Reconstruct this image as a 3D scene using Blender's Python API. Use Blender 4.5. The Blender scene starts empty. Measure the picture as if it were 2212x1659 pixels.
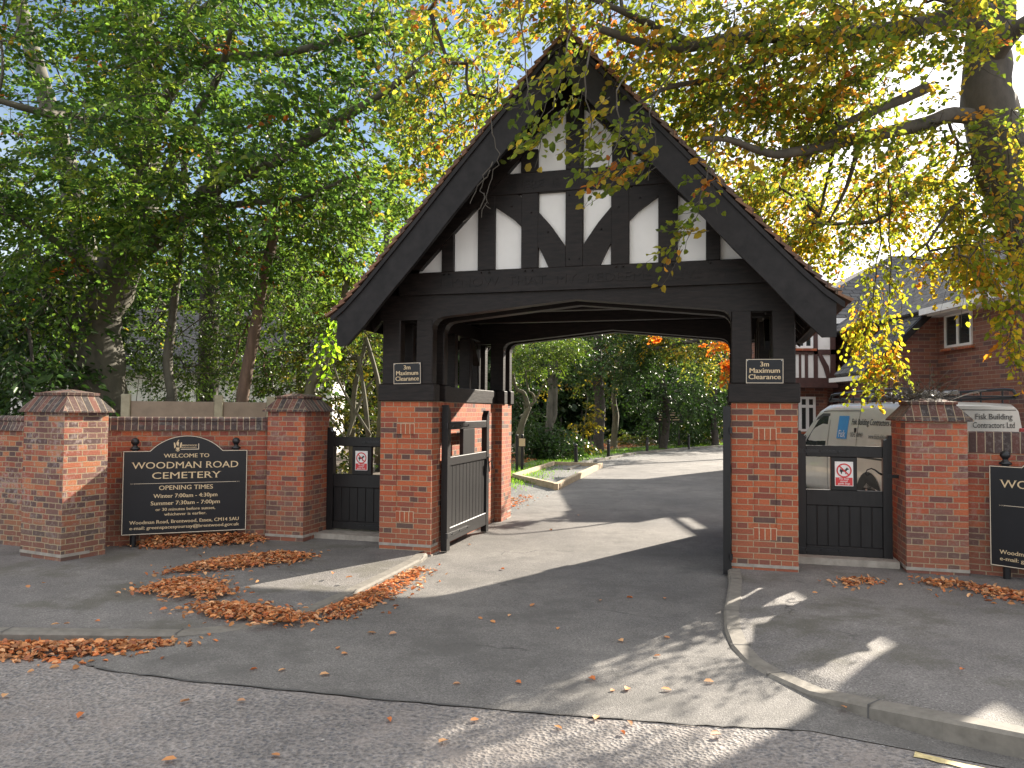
import bpy, math, random
import numpy as np
from mathutils import Vector, Matrix
R = math.radians
random.seed(7)
S = bpy.context.scene
col = S.collection
# ---------------------------------------------------------------- camera facts (measured from the place)
FW, PITCH, ROLL, EYE = 1645.95/2212.0, .0352, .0076, 1.6
YAW, GX, GY = .2736, -.8771, 8.4001          # the lychgate: heading and front-left inner corner
SUN_AZ, SUN_EL = R(42), R(25)
SUND = Vector((math.sin(SUN_AZ)*math.cos(SUN_EL), math.cos(SUN_AZ)*math.cos(SUN_EL), math.sin(SUN_EL)))

def ray(px, py):
    a, b = (px-1106)/2212, (py-829.5)/2212
    cr, sr = math.cos(ROLL), math.sin(ROLL)
    x = a*cr+b*sr; u = -(-a*sr+b*cr)
    c, s = math.cos(PITCH), math.sin(PITCH)
    return x/FW, (FW*c-u*s)/FW, (FW*s+u*c)/FW
def at(px, py, Y):
    """a survey point: where the sight line through (px, py) meets distance Y"""
    r = ray(px, py); t = Y/r[1]
    return Vector((r[0]*t, Y, EYE+r[2]*t))
def gp(px, py, z=0):
    r = ray(px, py); t = (z-EYE)/r[2]
    return Vector((r[0]*t, r[1]*t, z))
def GW(u, v, z=0):
    c, s = math.cos(YAW), math.sin(YAW)
    return Vector((GX+u*c+v*s, GY-u*s+v*c, z))

# ---------------------------------------------------------------- materials
def newmat(name):
    m = bpy.data.materials.new(name); m.use_nodes = True
    nt = m.node_tree; b = nt.nodes['Principled BSDF']
    return m, nt, b
def N(nt, t, **kw):
    n = nt.nodes.new(t)
    for k, v in kw.items():
        if k in n.inputs: n.inputs[k].default_value = v
        else: setattr(n, k, v)
    return n
def ramp(nt, fac, stops, interp='LINEAR'):
    r = nt.nodes.new('ShaderNodeValToRGB'); e = r.color_ramp.elements; r.color_ramp.interpolation = interp
    while len(e) < len(stops): e.new(.5)
    for q, (p, c) in zip(e, stops):
        q.position = p; q.color = (*c, 1) if len(c) == 3 else c
    nt.links.new(fac, r.inputs[0]); return r.outputs[0]
def mix(nt, fac, a, b, mode='MIX'):
    m = nt.nodes.new('ShaderNodeMix'); m.data_type = 'RGBA'; m.blend_type = mode
    for i, v in ((0, fac), (6, a), (7, b)):
        if hasattr(v, 'is_output'): nt.links.new(v, m.inputs[i])
        else: m.inputs[i].default_value = v if i == 0 else (*v, 1)
    return m.outputs[2]
def bump(nt, b, h, strength=.5, dist=.01, prev=None):
    n = N(nt, 'ShaderNodeBump', Strength=strength, Distance=dist)
    nt.links.new(h, n.inputs['Height'])
    if prev: nt.links.new(prev, n.inputs['Normal'])
    nt.links.new(n.outputs[0], b.inputs['Normal']); return n.outputs[0]
def noise(nt, scale, detail=4, rough=.55, coord=None, stretch=None):
    n = N(nt, 'ShaderNodeTexNoise', Scale=scale, Detail=detail, Roughness=rough)
    if coord is None:
        coord = nt.nodes.new('ShaderNodeTexCoord').outputs['Object']
    if stretch:
        mp = nt.nodes.new('ShaderNodeMapping'); mp.inputs['Scale'].default_value = stretch
        nt.links.new(coord, mp.inputs[0]); coord = mp.outputs[0]
    nt.links.new(coord, n.inputs['Vector']); return n.outputs[0]

def plain(name, c, rough=.6, metal=0, var=.15, nscale=12, bmp=.15, bdist=.004, stretch=None, spec=.5):
    m, nt, b = newmat(name)
    f = noise(nt, nscale, 5, .6, stretch=stretch)
    lo = tuple(x*(1-var) for x in c); hi = tuple(min(1, x*(1+var)) for x in c)
    nt.links.new(ramp(nt, f, [(.3, lo), (.7, hi)]), b.inputs['Base Color'])
    b.inputs['Roughness'].default_value = rough; b.inputs['Metallic'].default_value = metal
    b.inputs['Specular IOR Level'].default_value = spec
    if bmp: bump(nt, b, f, bmp, bdist)
    return m

def brickmat(name, hues, mortar, bw=.2057, rh=.0585, ms=.0045, squash=.5, age=0., distort=.004, agecol=(.45, .40, .38), stain=.0, off=.5):
    m, nt, b = newmat(name)
    tc = nt.nodes.new('ShaderNodeTexCoord'); uv = tc.outputs['UV']
    nz = N(nt, 'ShaderNodeTexNoise', Scale=9., Detail=3.); nt.links.new(uv, nz.inputs['Vector'])
    vm = N(nt, 'ShaderNodeVectorMath', operation='MULTIPLY_ADD')
    nt.links.new(nz.outputs['Color'], vm.inputs[0]); vm.inputs[1].default_value = (distort,)*3
    nt.links.new(uv, vm.inputs[2])
    br = N(nt, 'ShaderNodeTexBrick', offset=off, offset_frequency=2, squash=squash, squash_frequency=2)
    nt.links.new(vm.outputs[0], br.inputs['Vector'])
    for k, v in {'Scale': 1., 'Mortar Size': ms, 'Mortar Smooth': .25, 'Bias': 0., 'Brick Width': bw, 'Row Height': rh}.items():
        br.inputs[k].default_value = v
    br.inputs['Color1'].default_value = (0, 0, 0, 1); br.inputs['Color2'].default_value = (1, 1, 1, 1)
    br.inputs['Mortar'].default_value = (.5, .5, .5, 1)
    hue = ramp(nt, br.outputs['Color'], [(i/len(hues), h) for i, h in enumerate(hues)], 'CONSTANT')
    g = N(nt, 'ShaderNodeTexNoise', Scale=60., Detail=5., Roughness=.7); nt.links.new(uv, g.inputs['Vector'])
    hue = mix(nt, .55, hue, ramp(nt, g.outputs[0], [(.3, (.45, .45, .45)), (.75, (1.25, 1.25, 1.25))]), 'MULTIPLY')
    if age:
        a = N(nt, 'ShaderNodeTexNoise', Scale=2.2, Detail=5., Roughness=.65); nt.links.new(uv, a.inputs['Vector'])
        a2 = N(nt, 'ShaderNodeTexNoise', Scale=22., Detail=3., Roughness=.7); nt.links.new(uv, a2.inputs['Vector'])
        mm = N(nt, 'ShaderNodeMath', operation='MULTIPLY'); nt.links.new(a.outputs[0], mm.inputs[0]); nt.links.new(a2.outputs[0], mm.inputs[1])
        fac = ramp(nt, mm.outputs[0], [(.25, (0, 0, 0)), (.36, (age,)*3)])
        hue = mix(nt, fac, hue, agecol)
    if stain:
        sp = nt.nodes.new('ShaderNodeSeparateXYZ'); nt.links.new(uv, sp.inputs[0])
        s1 = N(nt, 'ShaderNodeTexNoise', Scale=5., Detail=4.); nt.links.new(uv, s1.inputs['Vector'])
        ad = N(nt, 'ShaderNodeMath', operation='MULTIPLY_ADD'); nt.links.new(s1.outputs[0], ad.inputs[0]); ad.inputs[1].default_value = -.7; nt.links.new(sp.outputs[1], ad.inputs[2])
        fac = ramp(nt, ad.outputs[0], [(.0, (stain,)*3), (.38, (0, 0, 0))])
        hue = mix(nt, fac, hue, (.11, .085, .065))
    mn = mix(nt, .5, mortar, ramp(nt, g.outputs[0], [(.3, (.55, .55, .55)), (.7, (1.15, 1.15, 1.15))]), 'MULTIPLY')
    nt.links.new(mix(nt, br.outputs['Fac'], hue, mn), b.inputs['Base Color'])
    b.inputs['Roughness'].default_value = .85
    inv = N(nt, 'ShaderNodeMath', operation='MULTIPLY_ADD'); nt.links.new(br.outputs['Fac'], inv.inputs[0]); inv.inputs[1].default_value = -1.; nt.links.new(g.outputs[0], inv.inputs[2])
    bump(nt, b, inv.outputs[0], .7, .006)
    return m

def leafmat(name, rough=.45, trans=.45, tgain=(1.5, 1.6, .7)):
    m, nt, b = newmat(name)
    at_ = nt.nodes.new('ShaderNodeAttribute'); at_.attribute_name = 'tint'
    nt.links.new(at_.outputs['Color'], b.inputs['Base Color'])
    b.inputs['Roughness'].default_value = rough; b.inputs['Specular IOR Level'].default_value = .22
    tr = nt.nodes.new('ShaderNodeBsdfTranslucent')
    nt.links.new(mix(nt, 1., at_.outputs['Color'], tgain, 'MULTIPLY'), tr.inputs['Color'])
    ms = nt.nodes.new('ShaderNodeMixShader'); ms.inputs[0].default_value = trans
    nt.links.new(b.outputs[0], ms.inputs[1]); nt.links.new(tr.outputs[0], ms.inputs[2])
    nt.links.new(ms.outputs[0], nt.nodes['Material Output'].inputs[0])
    return m

def asphalt(name, base, chip, scale, bstr, bdist, patch=None, spark=.5, binder=None, crack=.8):
    m, nt, b = newmat(name)
    tc = nt.nodes.new('ShaderNodeTexCoord').outputs['Object']
    vo = N(nt, 'ShaderNodeTexVoronoi', Scale=scale); nt.links.new(tc, vo.inputs['Vector'])
    big = noise(nt, .55, 6, .62, tc); mid = noise(nt, 4, 5, .65, tc); fine = noise(nt, scale*.7, 3, .7, tc)
    sp = nt.nodes.new('ShaderNodeSeparateColor'); nt.links.new(vo.outputs['Color'], sp.inputs[0])
    c = mix(nt, ramp(nt, sp.outputs[0], [(.45, (0, 0, 0)), (1., (spark,)*3)]), base, chip)
    if binder: c = mix(nt, ramp(nt, vo.outputs['Distance'], [(.40, (0, 0, 0)), (.62, (.85, .85, .85))]), c, binder)
    c = mix(nt, 1., c, ramp(nt, big, [(.3, (.66, .66, .67)), (.7, (1.28, 1.26, 1.23))]), 'MULTIPLY')
    c = mix(nt, 1., c, ramp(nt, mid, [(.3, (.86, .86, .86)), (.7, (1.12, 1.12, 1.12))]), 'MULTIPLY')
    c = mix(nt, 1., c, ramp(nt, fine, [(.32, (.6, .6, .6)), (.68, (1.35, 1.35, 1.35))]), 'MULTIPLY')
    if patch:
        c = mix(nt, ramp(nt, noise(nt, 1.3, 6, .7, tc), [(.50, (0, 0, 0)), (.62, (.7, .7, .7))]), c, patch)
    if crack:
        wv = N(nt, 'ShaderNodeTexNoise', Scale=2.2, Detail=5.); nt.links.new(tc, wv.inputs['Vector'])
        va = N(nt, 'ShaderNodeVectorMath', operation='MULTIPLY_ADD'); nt.links.new(wv.outputs['Color'], va.inputs[0]); va.inputs[1].default_value = (.7,)*3; nt.links.new(tc, va.inputs[2])
        ve = N(nt, 'ShaderNodeTexVoronoi', Scale=.75, feature='DISTANCE_TO_EDGE'); nt.links.new(va.outputs[0], ve.inputs['Vector'])
        e1 = ramp(nt, ve.outputs['Distance'], [(.003, (1, 1, 1)), (.009, (0, 0, 0))]); e2 = ramp(nt, noise(nt, .9, 3, .5, tc), [(.55, (0, 0, 0)), (.62, (crack,)*3)])
        c = mix(nt, mix(nt, 1., e1, e2, 'MULTIPLY'), c, tuple(q*.35 for q in base))
    wh = N(nt, 'ShaderNodeTexVoronoi', Scale=scale*.12); nt.links.new(tc, wh.inputs['Vector'])
    c = mix(nt, ramp(nt, wh.outputs['Distance'], [(.035, (.8, .8, .8)), (.06, (0, 0, 0))]), c, (.5, .48, .44))
    nt.links.new(c, b.inputs['Base Color'])
    b.inputs['Roughness'].default_value = .8; b.inputs['Specular IOR Level'].default_value = .4
    h = mix(nt, .4, vo.outputs['Distance'], fine)
    bump(nt, b, h, bstr, bdist)
    return m

MT = {}
MT['brick'] = brickmat('gate_brick', [(.42, .10, .040), (.47, .12, .045), (.36, .085, .038), (.25, .065, .040), (.44, .108, .042), (.12, .060, .050), (.39, .092, .040), (.29, .070, .040), (.46, .115, .045)], (.39, .295, .185), age=.10, agecol=(.30, .16, .11), stain=.3)
MT['oldbrick'] = brickmat('old_brick', [(.39, .092, .042), (.28, .070, .045), (.16, .065, .055), (.45, .12, .05), (.34, .088, .05), (.24, .10, .075), (.42, .10, .045)], (.35, .265, .17), age=.35, distort=.012, ms=.005, stain=.45, agecol=(.40, .30, .26))
MT['oldbrick2'] = brickmat('worn_brick', [(.30, .085, .05), (.15, .065, .055), (.40, .12, .055), (.20, .095, .075), (.35, .105, .06), (.11, .060, .055), (.45, .16, .07)], (.38, .29, .18), age=.6, distort=.016, ms=.0055, agecol=(.42, .34, .31), stain=.5)
MT['soldier'] = brickmat('soldier_brick', [(.36, .09, .04), (.28, .07, .04), (.40, .11, .045)], (.55, .45, .31), bw=.117, rh=.05375, squash=1., off=0.)
MT['coping'] = brickmat('coping_brick', [(.07, .04, .035), (.09, .042, .036), (.055, .04, .038), (.12, .05, .04), (.08, .05, .045)], (.36, .29, .20), bw=.30, rh=.070, squash=1., ms=.0045, age=.35, agecol=(.30, .27, .24), off=0.)
MT['cap'] = brickmat('cap_brick', [(.065, .036, .028), (.085, .040, .032), (.045, .033, .030), (.15, .055, .036), (.075, .045, .036)], (.30, .23, .15), bw=.40, rh=.072, squash=1., ms=.0042, age=.4, agecol=(.34, .30, .27), off=0.)
MT['housebrick'] = brickmat('house_brick', [(.25, .10, .07), (.29, .12, .08), (.21, .085, .07), (.15, .08, .075), (.27, .12, .09)], (.34, .27, .20), bw=.21, rh=.068, squash=1.)
MT['rooftile'] = brickmat('clay_tile', [(.14, .075, .05), (.18, .09, .055), (.11, .07, .055), (.22, .11, .065)], (.04, .03, .025), bw=.16, rh=.30, squash=1., ms=.004, age=.3, agecol=(.22, .18, .10))
MT['housetile'] = brickmat('concrete_tile', [(.075, .075, .08), (.09, .09, .09), (.06, .06, .065), (.08, .08, .08)], (.02, .02, .02), bw=.27, rh=.20, squash=1., ms=.018, age=.3, agecol=(.2, .2, .18))
MT['timber'] = plain('black_timber', (.0125, .0085, .0072), .5, var=.6, nscale=7, bmp=.6, bdist=.004, stretch=(1, 1, 6), spec=.28)
MT['barge'] = plain('barge_timber', (.0125, .0105, .0105), .55, var=.5, nscale=5, bmp=.3, bdist=.003, stretch=(2, 1, 2), spec=.28)
MT['gatepaint'] = plain('black_paint', (.0105, .0095, .0100), .42, var=.35, nscale=9, bmp=.5, bdist=.002, stretch=(3, 3, .6), spec=.4)
MT['iron'] = plain('black_iron', (.02, .02, .022), .35, .3, bmp=.2)
MT['plaster'] = plain('white_plaster', (.82, .80, .77), .8, var=.05, nscale=3, bmp=.25, bdist=.004)
MT['white'] = plain('white_paint', (.78, .78, .77), .45, var=.04, bmp=0)
MT['signblack'] = plain('sign_black', (.010, .010, .013), .33, var=.25, nscale=2, bmp=0, spec=.35)
MT['gold'] = plain('gold_lettering', (.62, .47, .28), .5, var=.05, bmp=0)
MT['goldtrim'] = plain('cream_trim', (.60, .50, .38), .5, var=.05, bmp=0)
MT['signwhite'] = plain('sign_white', (.80, .79, .76), .35, var=.03, bmp=0)
MT['signred'] = plain('sign_red', (.62, .04, .045), .35, var=.05, bmp=0)
MT['ink'] = plain('ink_black', (.02, .02, .02), .5, var=.1, bmp=0)
MT['kerb'] = plain('kerb_concrete', (.18, .165, .14), .85, var=.22, nscale=14, bmp=.4, bdist=.006)
MT['cement'] = plain('cement', (.30, .27, .23), .9, var=.25, nscale=10, bmp=.5, bdist=.006)
MT['concpost'] = plain('concrete_post', (.33, .31, .22), .85, var=.2, nscale=10, bmp=.3)
MT['concpanel'] = plain('concrete_panel', (.27, .22, .165), .85, var=.15, nscale=6, bmp=.2)
MT['bark'] = plain('beech_bark', (.095, .088, .066), .8, var=.4, nscale=6, bmp=.7, bdist=.02, stretch=(1, 1, .4))
MT['redbark'] = plain('reddish_bark', (.13, .085, .06), .85, var=.4, nscale=14, bmp=.9, bdist=.02, stretch=(1, 1, .25))
MT['paleb'] = plain('pale_bark', (.11, .10, .062), .8, var=.35, nscale=9, bmp=.5, bdist=.01, stretch=(1, 1, .4))
MT['shadebark'] = plain('backlit_beech_bark', (.075, .065, .052), .85, var=.4, nscale=5, bmp=.6, bdist=.02, stretch=(1, 1, .5))  # darker copy of the beech bark, backlit shade put into the colour
MT['darkbark'] = plain('dark_bark', (.05, .043, .035), .85, var=.4, nscale=9, bmp=.5, bdist=.01)
MT['wood'] = plain('edging_timber', (.42, .33, .22), .8, var=.2, nscale=8, bmp=.3)
MT['leaf'] = leafmat('leaf', .42, .66, (1.6, 1.7, .9))
MT['leaf2'] = leafmat('autumn_leaf', .5, .68, (1.6, 1.45, .85))
MT['glossleaf'] = leafmat('evergreen_leaf', .38, .30, (1.3, 1.5, .6))
MT['deadleaf'] = leafmat('fallen_leaf', .6, .2, (1.3, 1., .8))
MT['drive'] = asphalt('drive_asphalt', (.145, .139, .131), (.29, .275, .255), 150, .8, .005, (.105, .10, .092))
MT['pave'] = asphalt('pavement_asphalt', (.158, .150, .143), (.29, .275, .26), 120, .9, .006, (.10, .094, .074))
MT['road'] = asphalt('road_chippings', (.20, .188, .180), (.13, .13, .138), 50, 1., .018, (.27, .235, .21), spark=.95, binder=(.27, .245, .225))
MT['gravel'] = asphalt('gravel', (.12, .12, .115), (.26, .26, .25), 45, 1., .015, spark=.9)
MT['seam'] = plain('bitumen_seam', (.085, .082, .078), .7, bmp=.2)
MT['yellow'] = plain('worn_yellow', (.55, .45, .22), .8, var=.3, nscale=30, bmp=.2)
MT['soil'] = plain('soil', (.085, .062, .042), .95, var=.4, nscale=5, bmp=.6, bdist=.03)
MT['turf'] = plain('turf', (.075, .12, .03), .9, var=.3, nscale=20, bmp=.5, bdist=.02)
m, nt, b = newmat('glass'); b.inputs['Base Color'].default_value = (.03, .035, .035, 1); b.inputs['Roughness'].default_value = .06; b.inputs['Specular IOR Level'].default_value = .8; MT['glass'] = m
m, nt, b = newmat('van_paint'); b.inputs['Base Color'].default_value = (.60, .58, .52, 1); b.inputs['Roughness'].default_value = .3; b.inputs['Metallic'].default_value = .25; b.inputs['Coat Weight'].default_value = .6
f = noise(nt, 2.5, 5, .6); nt.links.new(ramp(nt, f, [(.3, (.55, .54, .50)), (.7, (.64, .62, .57))]), b.inputs['Base Color']); MT['van'] = m
MT['blue'] = plain('blue_panel', (.03, .24, .56), .35, var=.04, bmp=0)
MT['tyre'] = plain('tyre', (.02, .02, .02), .8, bmp=.2)
MT['rim'] = plain('alloy', (.45, .45, .45), .35, .7, bmp=0)
MT['redlight'] = plain('red_lens', (.35, .02, .02), .2, bmp=0)
MT['brownpaint'] = plain('brown_timber', (.075, .035, .03), .6, var=.2, bmp=.2)
MT['lead'] = plain('lead_flashing', (.20, .20, .21), .6, bmp=.2)
MT['screw'] = plain('screw_head', (.6, .6, .6), .3, .8, bmp=0)

# ---------------------------------------------------------------- mesh builder
class MB:
    def __init__(s): s.v = []; s.f = []; s.m = []
    def add(s, vs, fs, mi=0):
        o = len(s.v); s.v += [tuple(p) for p in vs]
        s.f += [tuple(i+o for i in f) for f in fs]; s.m += [mi]*len(fs); return s
    def box(s, a, b, mi=0, ch=0):
        x0, y0, z0 = (min(p, q) for p, q in zip(a, b)); x1, y1, z1 = (max(p, q) for p, q in zip(a, b))
        if ch <= 0:
            return s.add([(x0, y0, z0), (x1, y0, z0), (x1, y1, z0), (x0, y1, z0), (x0, y0, z1), (x1, y0, z1), (x1, y1, z1), (x0, y1, z1)],
                         [(0, 3, 2, 1), (4, 5, 6, 7), (0, 1, 5, 4), (1, 2, 6, 5), (2, 3, 7, 6), (3, 0, 4, 7)], mi)
        c = min(ch, (x1-x0)*.3, (y1-y0)*.3, (z1-z0)*.3); vs = []; idx = {}
        X = (x0, x1); Y = (y0, y1); Z = (z0, z1); sg = (1, -1)
        for i in (0, 1):
            for j in (0, 1):
                for k in (0, 1):
                    idx[i, j, k, 0] = len(vs); vs.append((X[i], Y[j]+sg[j]*c, Z[k]+sg[k]*c))
                    idx[i, j, k, 1] = len(vs); vs.append((X[i]+sg[i]*c, Y[j], Z[k]+sg[k]*c))
                    idx[i, j, k, 2] = len(vs); vs.append((X[i]+sg[i]*c, Y[j]+sg[j]*c, Z[k]))
        fs = []
        for i in (0, 1): fs.append([idx[i, 0, 0, 0], idx[i, 1, 0, 0], idx[i, 1, 1, 0], idx[i, 0, 1, 0]])
        for j in (0, 1): fs.append([idx[0, j, 0, 1], idx[1, j, 0, 1], idx[1, j, 1, 1], idx[0, j, 1, 1]])
        for k in (0, 1): fs.append([idx[0, 0, k, 2], idx[1, 0, k, 2], idx[1, 1, k, 2], idx[0, 1, k, 2]])
        for i in (0, 1):
            for j in (0, 1): fs.append([idx[i, j, 0, 0], idx[i, j, 0, 1], idx[i, j, 1, 1], idx[i, j, 1, 0]])
        for i in (0, 1):
            for k in (0, 1): fs.append([idx[i, 0, k, 0], idx[i, 0, k, 2], idx[i, 1, k, 2], idx[i, 1, k, 0]])
        for j in (0, 1):
            for k in (0, 1): fs.append([idx[0, j, k, 1], idx[0, j, k, 2], idx[1, j, k, 2], idx[1, j, k, 1]])
        for i in (0, 1):
            for j in (0, 1):
                for k in (0, 1): fs.append([idx[i, j, k, 0], idx[i, j, k, 1], idx[i, j, k, 2]])
        ctr = Vector(((x0+x1)/2, (y0+y1)/2, (z0+z1)/2)); out = []
        for f in fs:
            p = [Vector(vs[q]) for q in f]; n = (p[1]-p[0]).cross(p[2]-p[0]); m_ = sum(p, Vector())/len(p)
            out.append(f if n.dot(m_-ctr) > 0 else f[::-1])
        return s.add(vs, out, mi)
    def prism(s, poly, axis, a, b, mi=0):
        """poly in the two other axes, extruded from a to b along axis (0 x, 1 y, 2 z)"""
        def P(p, t): return {0: (t, p[0], p[1]), 1: (p[0], t, p[1]), 2: (p[0], p[1], t)}[axis]
        n = len(poly); vs = [P(p, a) for p in poly]+[P(p, b) for p in poly]
        ar = sum(poly[i][0]*poly[(i+1) % n][1]-poly[(i+1) % n][0]*poly[i][1] for i in range(n))
        flip = (ar > 0) == (axis != 1)
        if b < a: flip = not flip
        fs = [tuple(range(n)), tuple(range(2*n-1, n-1, -1))]+[(i, n+i, n+(i+1) % n, (i+1) % n) for i in range(n)]
        if flip: fs = [f[::-1] for f in fs]
        return s.add(vs, fs, mi)
    def tube(s, pts, rad, n=8, mi=0, cap=True, lump=0.):
        pts = [Vector(p) for p in pts]
        if not hasattr(rad, '__len__'): rad = [rad]*len(pts)
        o = []; fs = []; up = Vector((.13, .31, .94)).normalized()
        for i, p in enumerate(pts):
            d = (pts[min(i+1, len(pts)-1)]-pts[max(i-1, 0)]).normalized()
            x = d.cross(up)
            if x.length < .05: x = d.cross(Vector((1, 0, 0)))
            x.normalize(); y = d.cross(x)
            for k in range(n):
                a = 2*math.pi*k/n; r = rad[i]*(1+lump*math.sin(k*2.3+i*1.1)*.5+lump*random.uniform(-.5, .5))
                o.append(p+x*math.cos(a)*r+y*math.sin(a)*r)
        for i in range(len(pts)-1):
            for k in range(n):
                fs.append((i*n+k, i*n+(k+1) % n, (i+1)*n+(k+1) % n, (i+1)*n+k))
        if cap: fs += [tuple(range(n))[::-1], tuple(range((len(pts)-1)*n, len(pts)*n))]
        return s.add(o, fs, mi)
    def lathe(s, prof, c=(0, 0, 0), n=16, mi=0, axis=2):
        o = []; fs = []
        for r, z in prof:
            for k in range(n):
                a = 2*math.pi*k/n; q = (r*math.cos(a), r*math.sin(a), z)
                if axis == 0: q = (z, q[0], q[1])
                if axis == 1: q = (q[1], z, q[0])
                o.append((q[0]+c[0], q[1]+c[1], q[2]+c[2]))
        for i in range(len(prof)-1):
            for k in range(n): fs.append((i*n+k, i*n+(k+1) % n, (i+1)*n+(k+1) % n, (i+1)*n+k))
        fs += [tuple(range(n))[::-1], tuple(range((len(prof)-1)*n, len(prof)*n))]
        return s.add(o, fs, mi)
    def disc(s, c, r, n=24, axis=1, r0=0, sgn=-1, mi=0, sx=1.):
        o = []; fs = []
        for rr in (r0, r):
            for k in range(n):
                a = 2*math.pi*k/n; p, q = rr*math.cos(a)*sx, rr*math.sin(a)
                o.append({1: (c[0]+p, c[1], c[2]+q), 0: (c[0], c[1]+p, c[2]+q), 2: (c[0]+p, c[1]+q, c[2])}[axis])
        for k in range(n): fs.append((k, (k+1) % n, n+(k+1) % n, n+k))
        return s.add(o, fs, mi)
    def build(s, name, mats, parent=None, smooth=False, uvoff=(0, 0), uvrot=False):
        me = bpy.data.meshes.new(name); me.from_pydata(s.v, [], s.f); me.update()
        if not isinstance(mats, (list, tuple)): mats = [mats]
        for q in mats: me.materials.append(MT[q] if isinstance(q, str) else q)
        me.polygons.foreach_set('material_index', s.m)
        uv = me.uv_layers.new(name='UVMap').data
        Z = Vector((0, 0, 1))
        for p in me.polygons:
            n = p.normal
            if abs(n.z) > .985: t, b_ = Vector((1, 0, 0)), Vector((0, 1, 0))
            else: t = Z.cross(n).normalized(); b_ = n.cross(t)
            if uvrot: t, b_ = b_, t
            for li in p.loop_indices:
                c = me.vertices[me.loops[li].vertex_index].co
                uv[li].uv = (c.dot(t)+uvoff[0], c.dot(b_)+uvoff[1])
        if smooth: me.polygons.foreach_set('use_smooth', [True]*len(me.polygons))
        return link(bpy.data.objects.new(name, me), parent)
def link(o, parent=None):
    col.objects.link(o)
    if parent: o.parent = parent
    return o
def tag(o, label, cat, group=None):
    o['label'] = label; o['category'] = cat
    if group: o['group'] = group
    return o
def thing(name, label, cat, loc=(0, 0, 0), rz=0, group=None):
    o = bpy.data.objects.new(name, None); o.empty_display_size = .2; link(o)
    o.location = loc; o.rotation_euler = (0, 0, rz); return tag(o, label, cat, group)
def struct(o, label=None):
    o['kind'] = 'structure'
    if label: o['label'] = label
    return o
def stuff(o, label, cat):
    o['kind'] = 'stuff'; return tag(o, label, cat)

# ---------------------------------------------------------------- lettering
def glyphs(body, size, bold=0., serif=False, align='CENTER', sx=1.):
    cu = bpy.data.curves.new('t', 'FONT'); cu.body = body; cu.size = size; cu.align_x = align; cu.offset = bold*size
    cu.resolution_u = 3; cu.fill_mode = 'FRONT'
    ob = bpy.data.objects.new('t', cu); col.objects.link(ob)
    dg = bpy.context.evaluated_depsgraph_get(); dg.update()
    me = bpy.data.meshes.new_from_object(ob.evaluated_get(dg))
    V = [(v.co.x*sx, v.co.y) for v in me.vertices]; F = [tuple(p.vertices) for p in me.polygons]
    if serif:
        cnt = {}
        for f in F:
            for i in range(len(f)):
                e = tuple(sorted((f[i], f[(i+1) % len(f)]))); cnt[e] = cnt.get(e, 0)+1
        for (a, b_), c in cnt.items():
            if c != 1: continue
            (ax, ay), (bx, by) = V[a], V[b_]
            L = abs(ax-bx)/sx
            if abs(ay-by) < .004*size and .05*size < L < .20*size and L > .075*size:
                x0, x1 = min(ax, bx)-.045*size, max(ax, bx)+.045*size; h = .028*size
                up = any(V[q][1] > ay+.01*size for f in F if a in f and b_ in f for q in f)
                y0, y1 = (ay, ay+h) if up else (ay-h, ay)
                o = len(V); V += [(x0, y0), (x1, y0), (x1, y1), (x0, y1)]; F.append((o, o+1, o+2, o+3))
    bpy.data.objects.remove(ob); bpy.data.curves.remove(cu); bpy.data.meshes.remove(me)
    return V, F
def letter(mb, body, size, x, z, y, bold=0., serif=False, align='CENTER', sx=1., mi=0, width=None, deep=0., T=None):
    """writes in the local xz plane, facing -y; a heavier weight is the same line set three times a hair apart"""
    b_ = bold*size*1.1; f = T or (lambda p, q, d: (x+p, y-d, z+q))
    for k, (dx, dd) in enumerate(((0, 0), (-b_, .0004), (b_, .0008))[:3 if bold and not deep else 1]):
        letter1(mb, body, size, x, z, y, 0., serif, align, sx, mi, width, deep, (lambda p, q, d, dx=dx, dd=dd: f(p+dx, q, d+dd)) if not T else (lambda p, q, d, dx=dx: T(p+dx, q, d)))
def letter1(mb, body, size, x, z, y, bold=0., serif=False, align='CENTER', sx=1., mi=0, width=None, deep=0., T=None):
    """writes in the local xz plane, facing -y"""
    V, F = glyphs(body, size, bold, serif, align, sx)
    if width:
        w = max(p[0] for p in V)-min(p[0] for p in V); k = width/w; V = [(p[0]*k, p[1]) for p in V]
    f = T or (lambda p, q, d: (x+p, y-d, z+q))
    n = len(V); mb.add([f(p, q, 0) for p, q in V], F, mi)
    if deep:
        cnt = {}
        for g in F:
            for i in range(len(g)):
                e = (g[i], g[(i+1) % len(g)]); k = tuple(sorted(e)); cnt.setdefault(k, []).append(e)
        E_ = [e[0] for e in cnt.values() if len(e) == 1]
        mb.add([f(p, q, 0) for p, q in V]+[f(p, q, -deep) for p, q in V], [(a, b_, b_+n, a+n)[::-1] for a, b_ in E_], mi)
# ================================================================ ground
def ccw(pts):
    n = len(pts); a = sum(pts[i][0]*pts[(i+1) % n][1]-pts[(i+1) % n][0]*pts[i][1] for i in range(n)); return pts if a > 0 else pts[::-1]
def sheet(name, pts, z, mat, label=None):
    pts = ccw(pts)
    mb = MB(); mb.add([(p[0], p[1], z) for p in pts], [tuple(range(len(pts)))])
    return struct(mb.build(name, mat), label)
def slab(name, pts, z0, z1, mat):
    mb = MB(); mb.prism([(p[0], p[1]) for p in pts], 2, z0, z1); return struct(mb.build(name, mat))
sheet('ground', [(-250, -120), (250, -120), (250, 400), (-250, 400)], -.012, 'soil')
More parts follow.
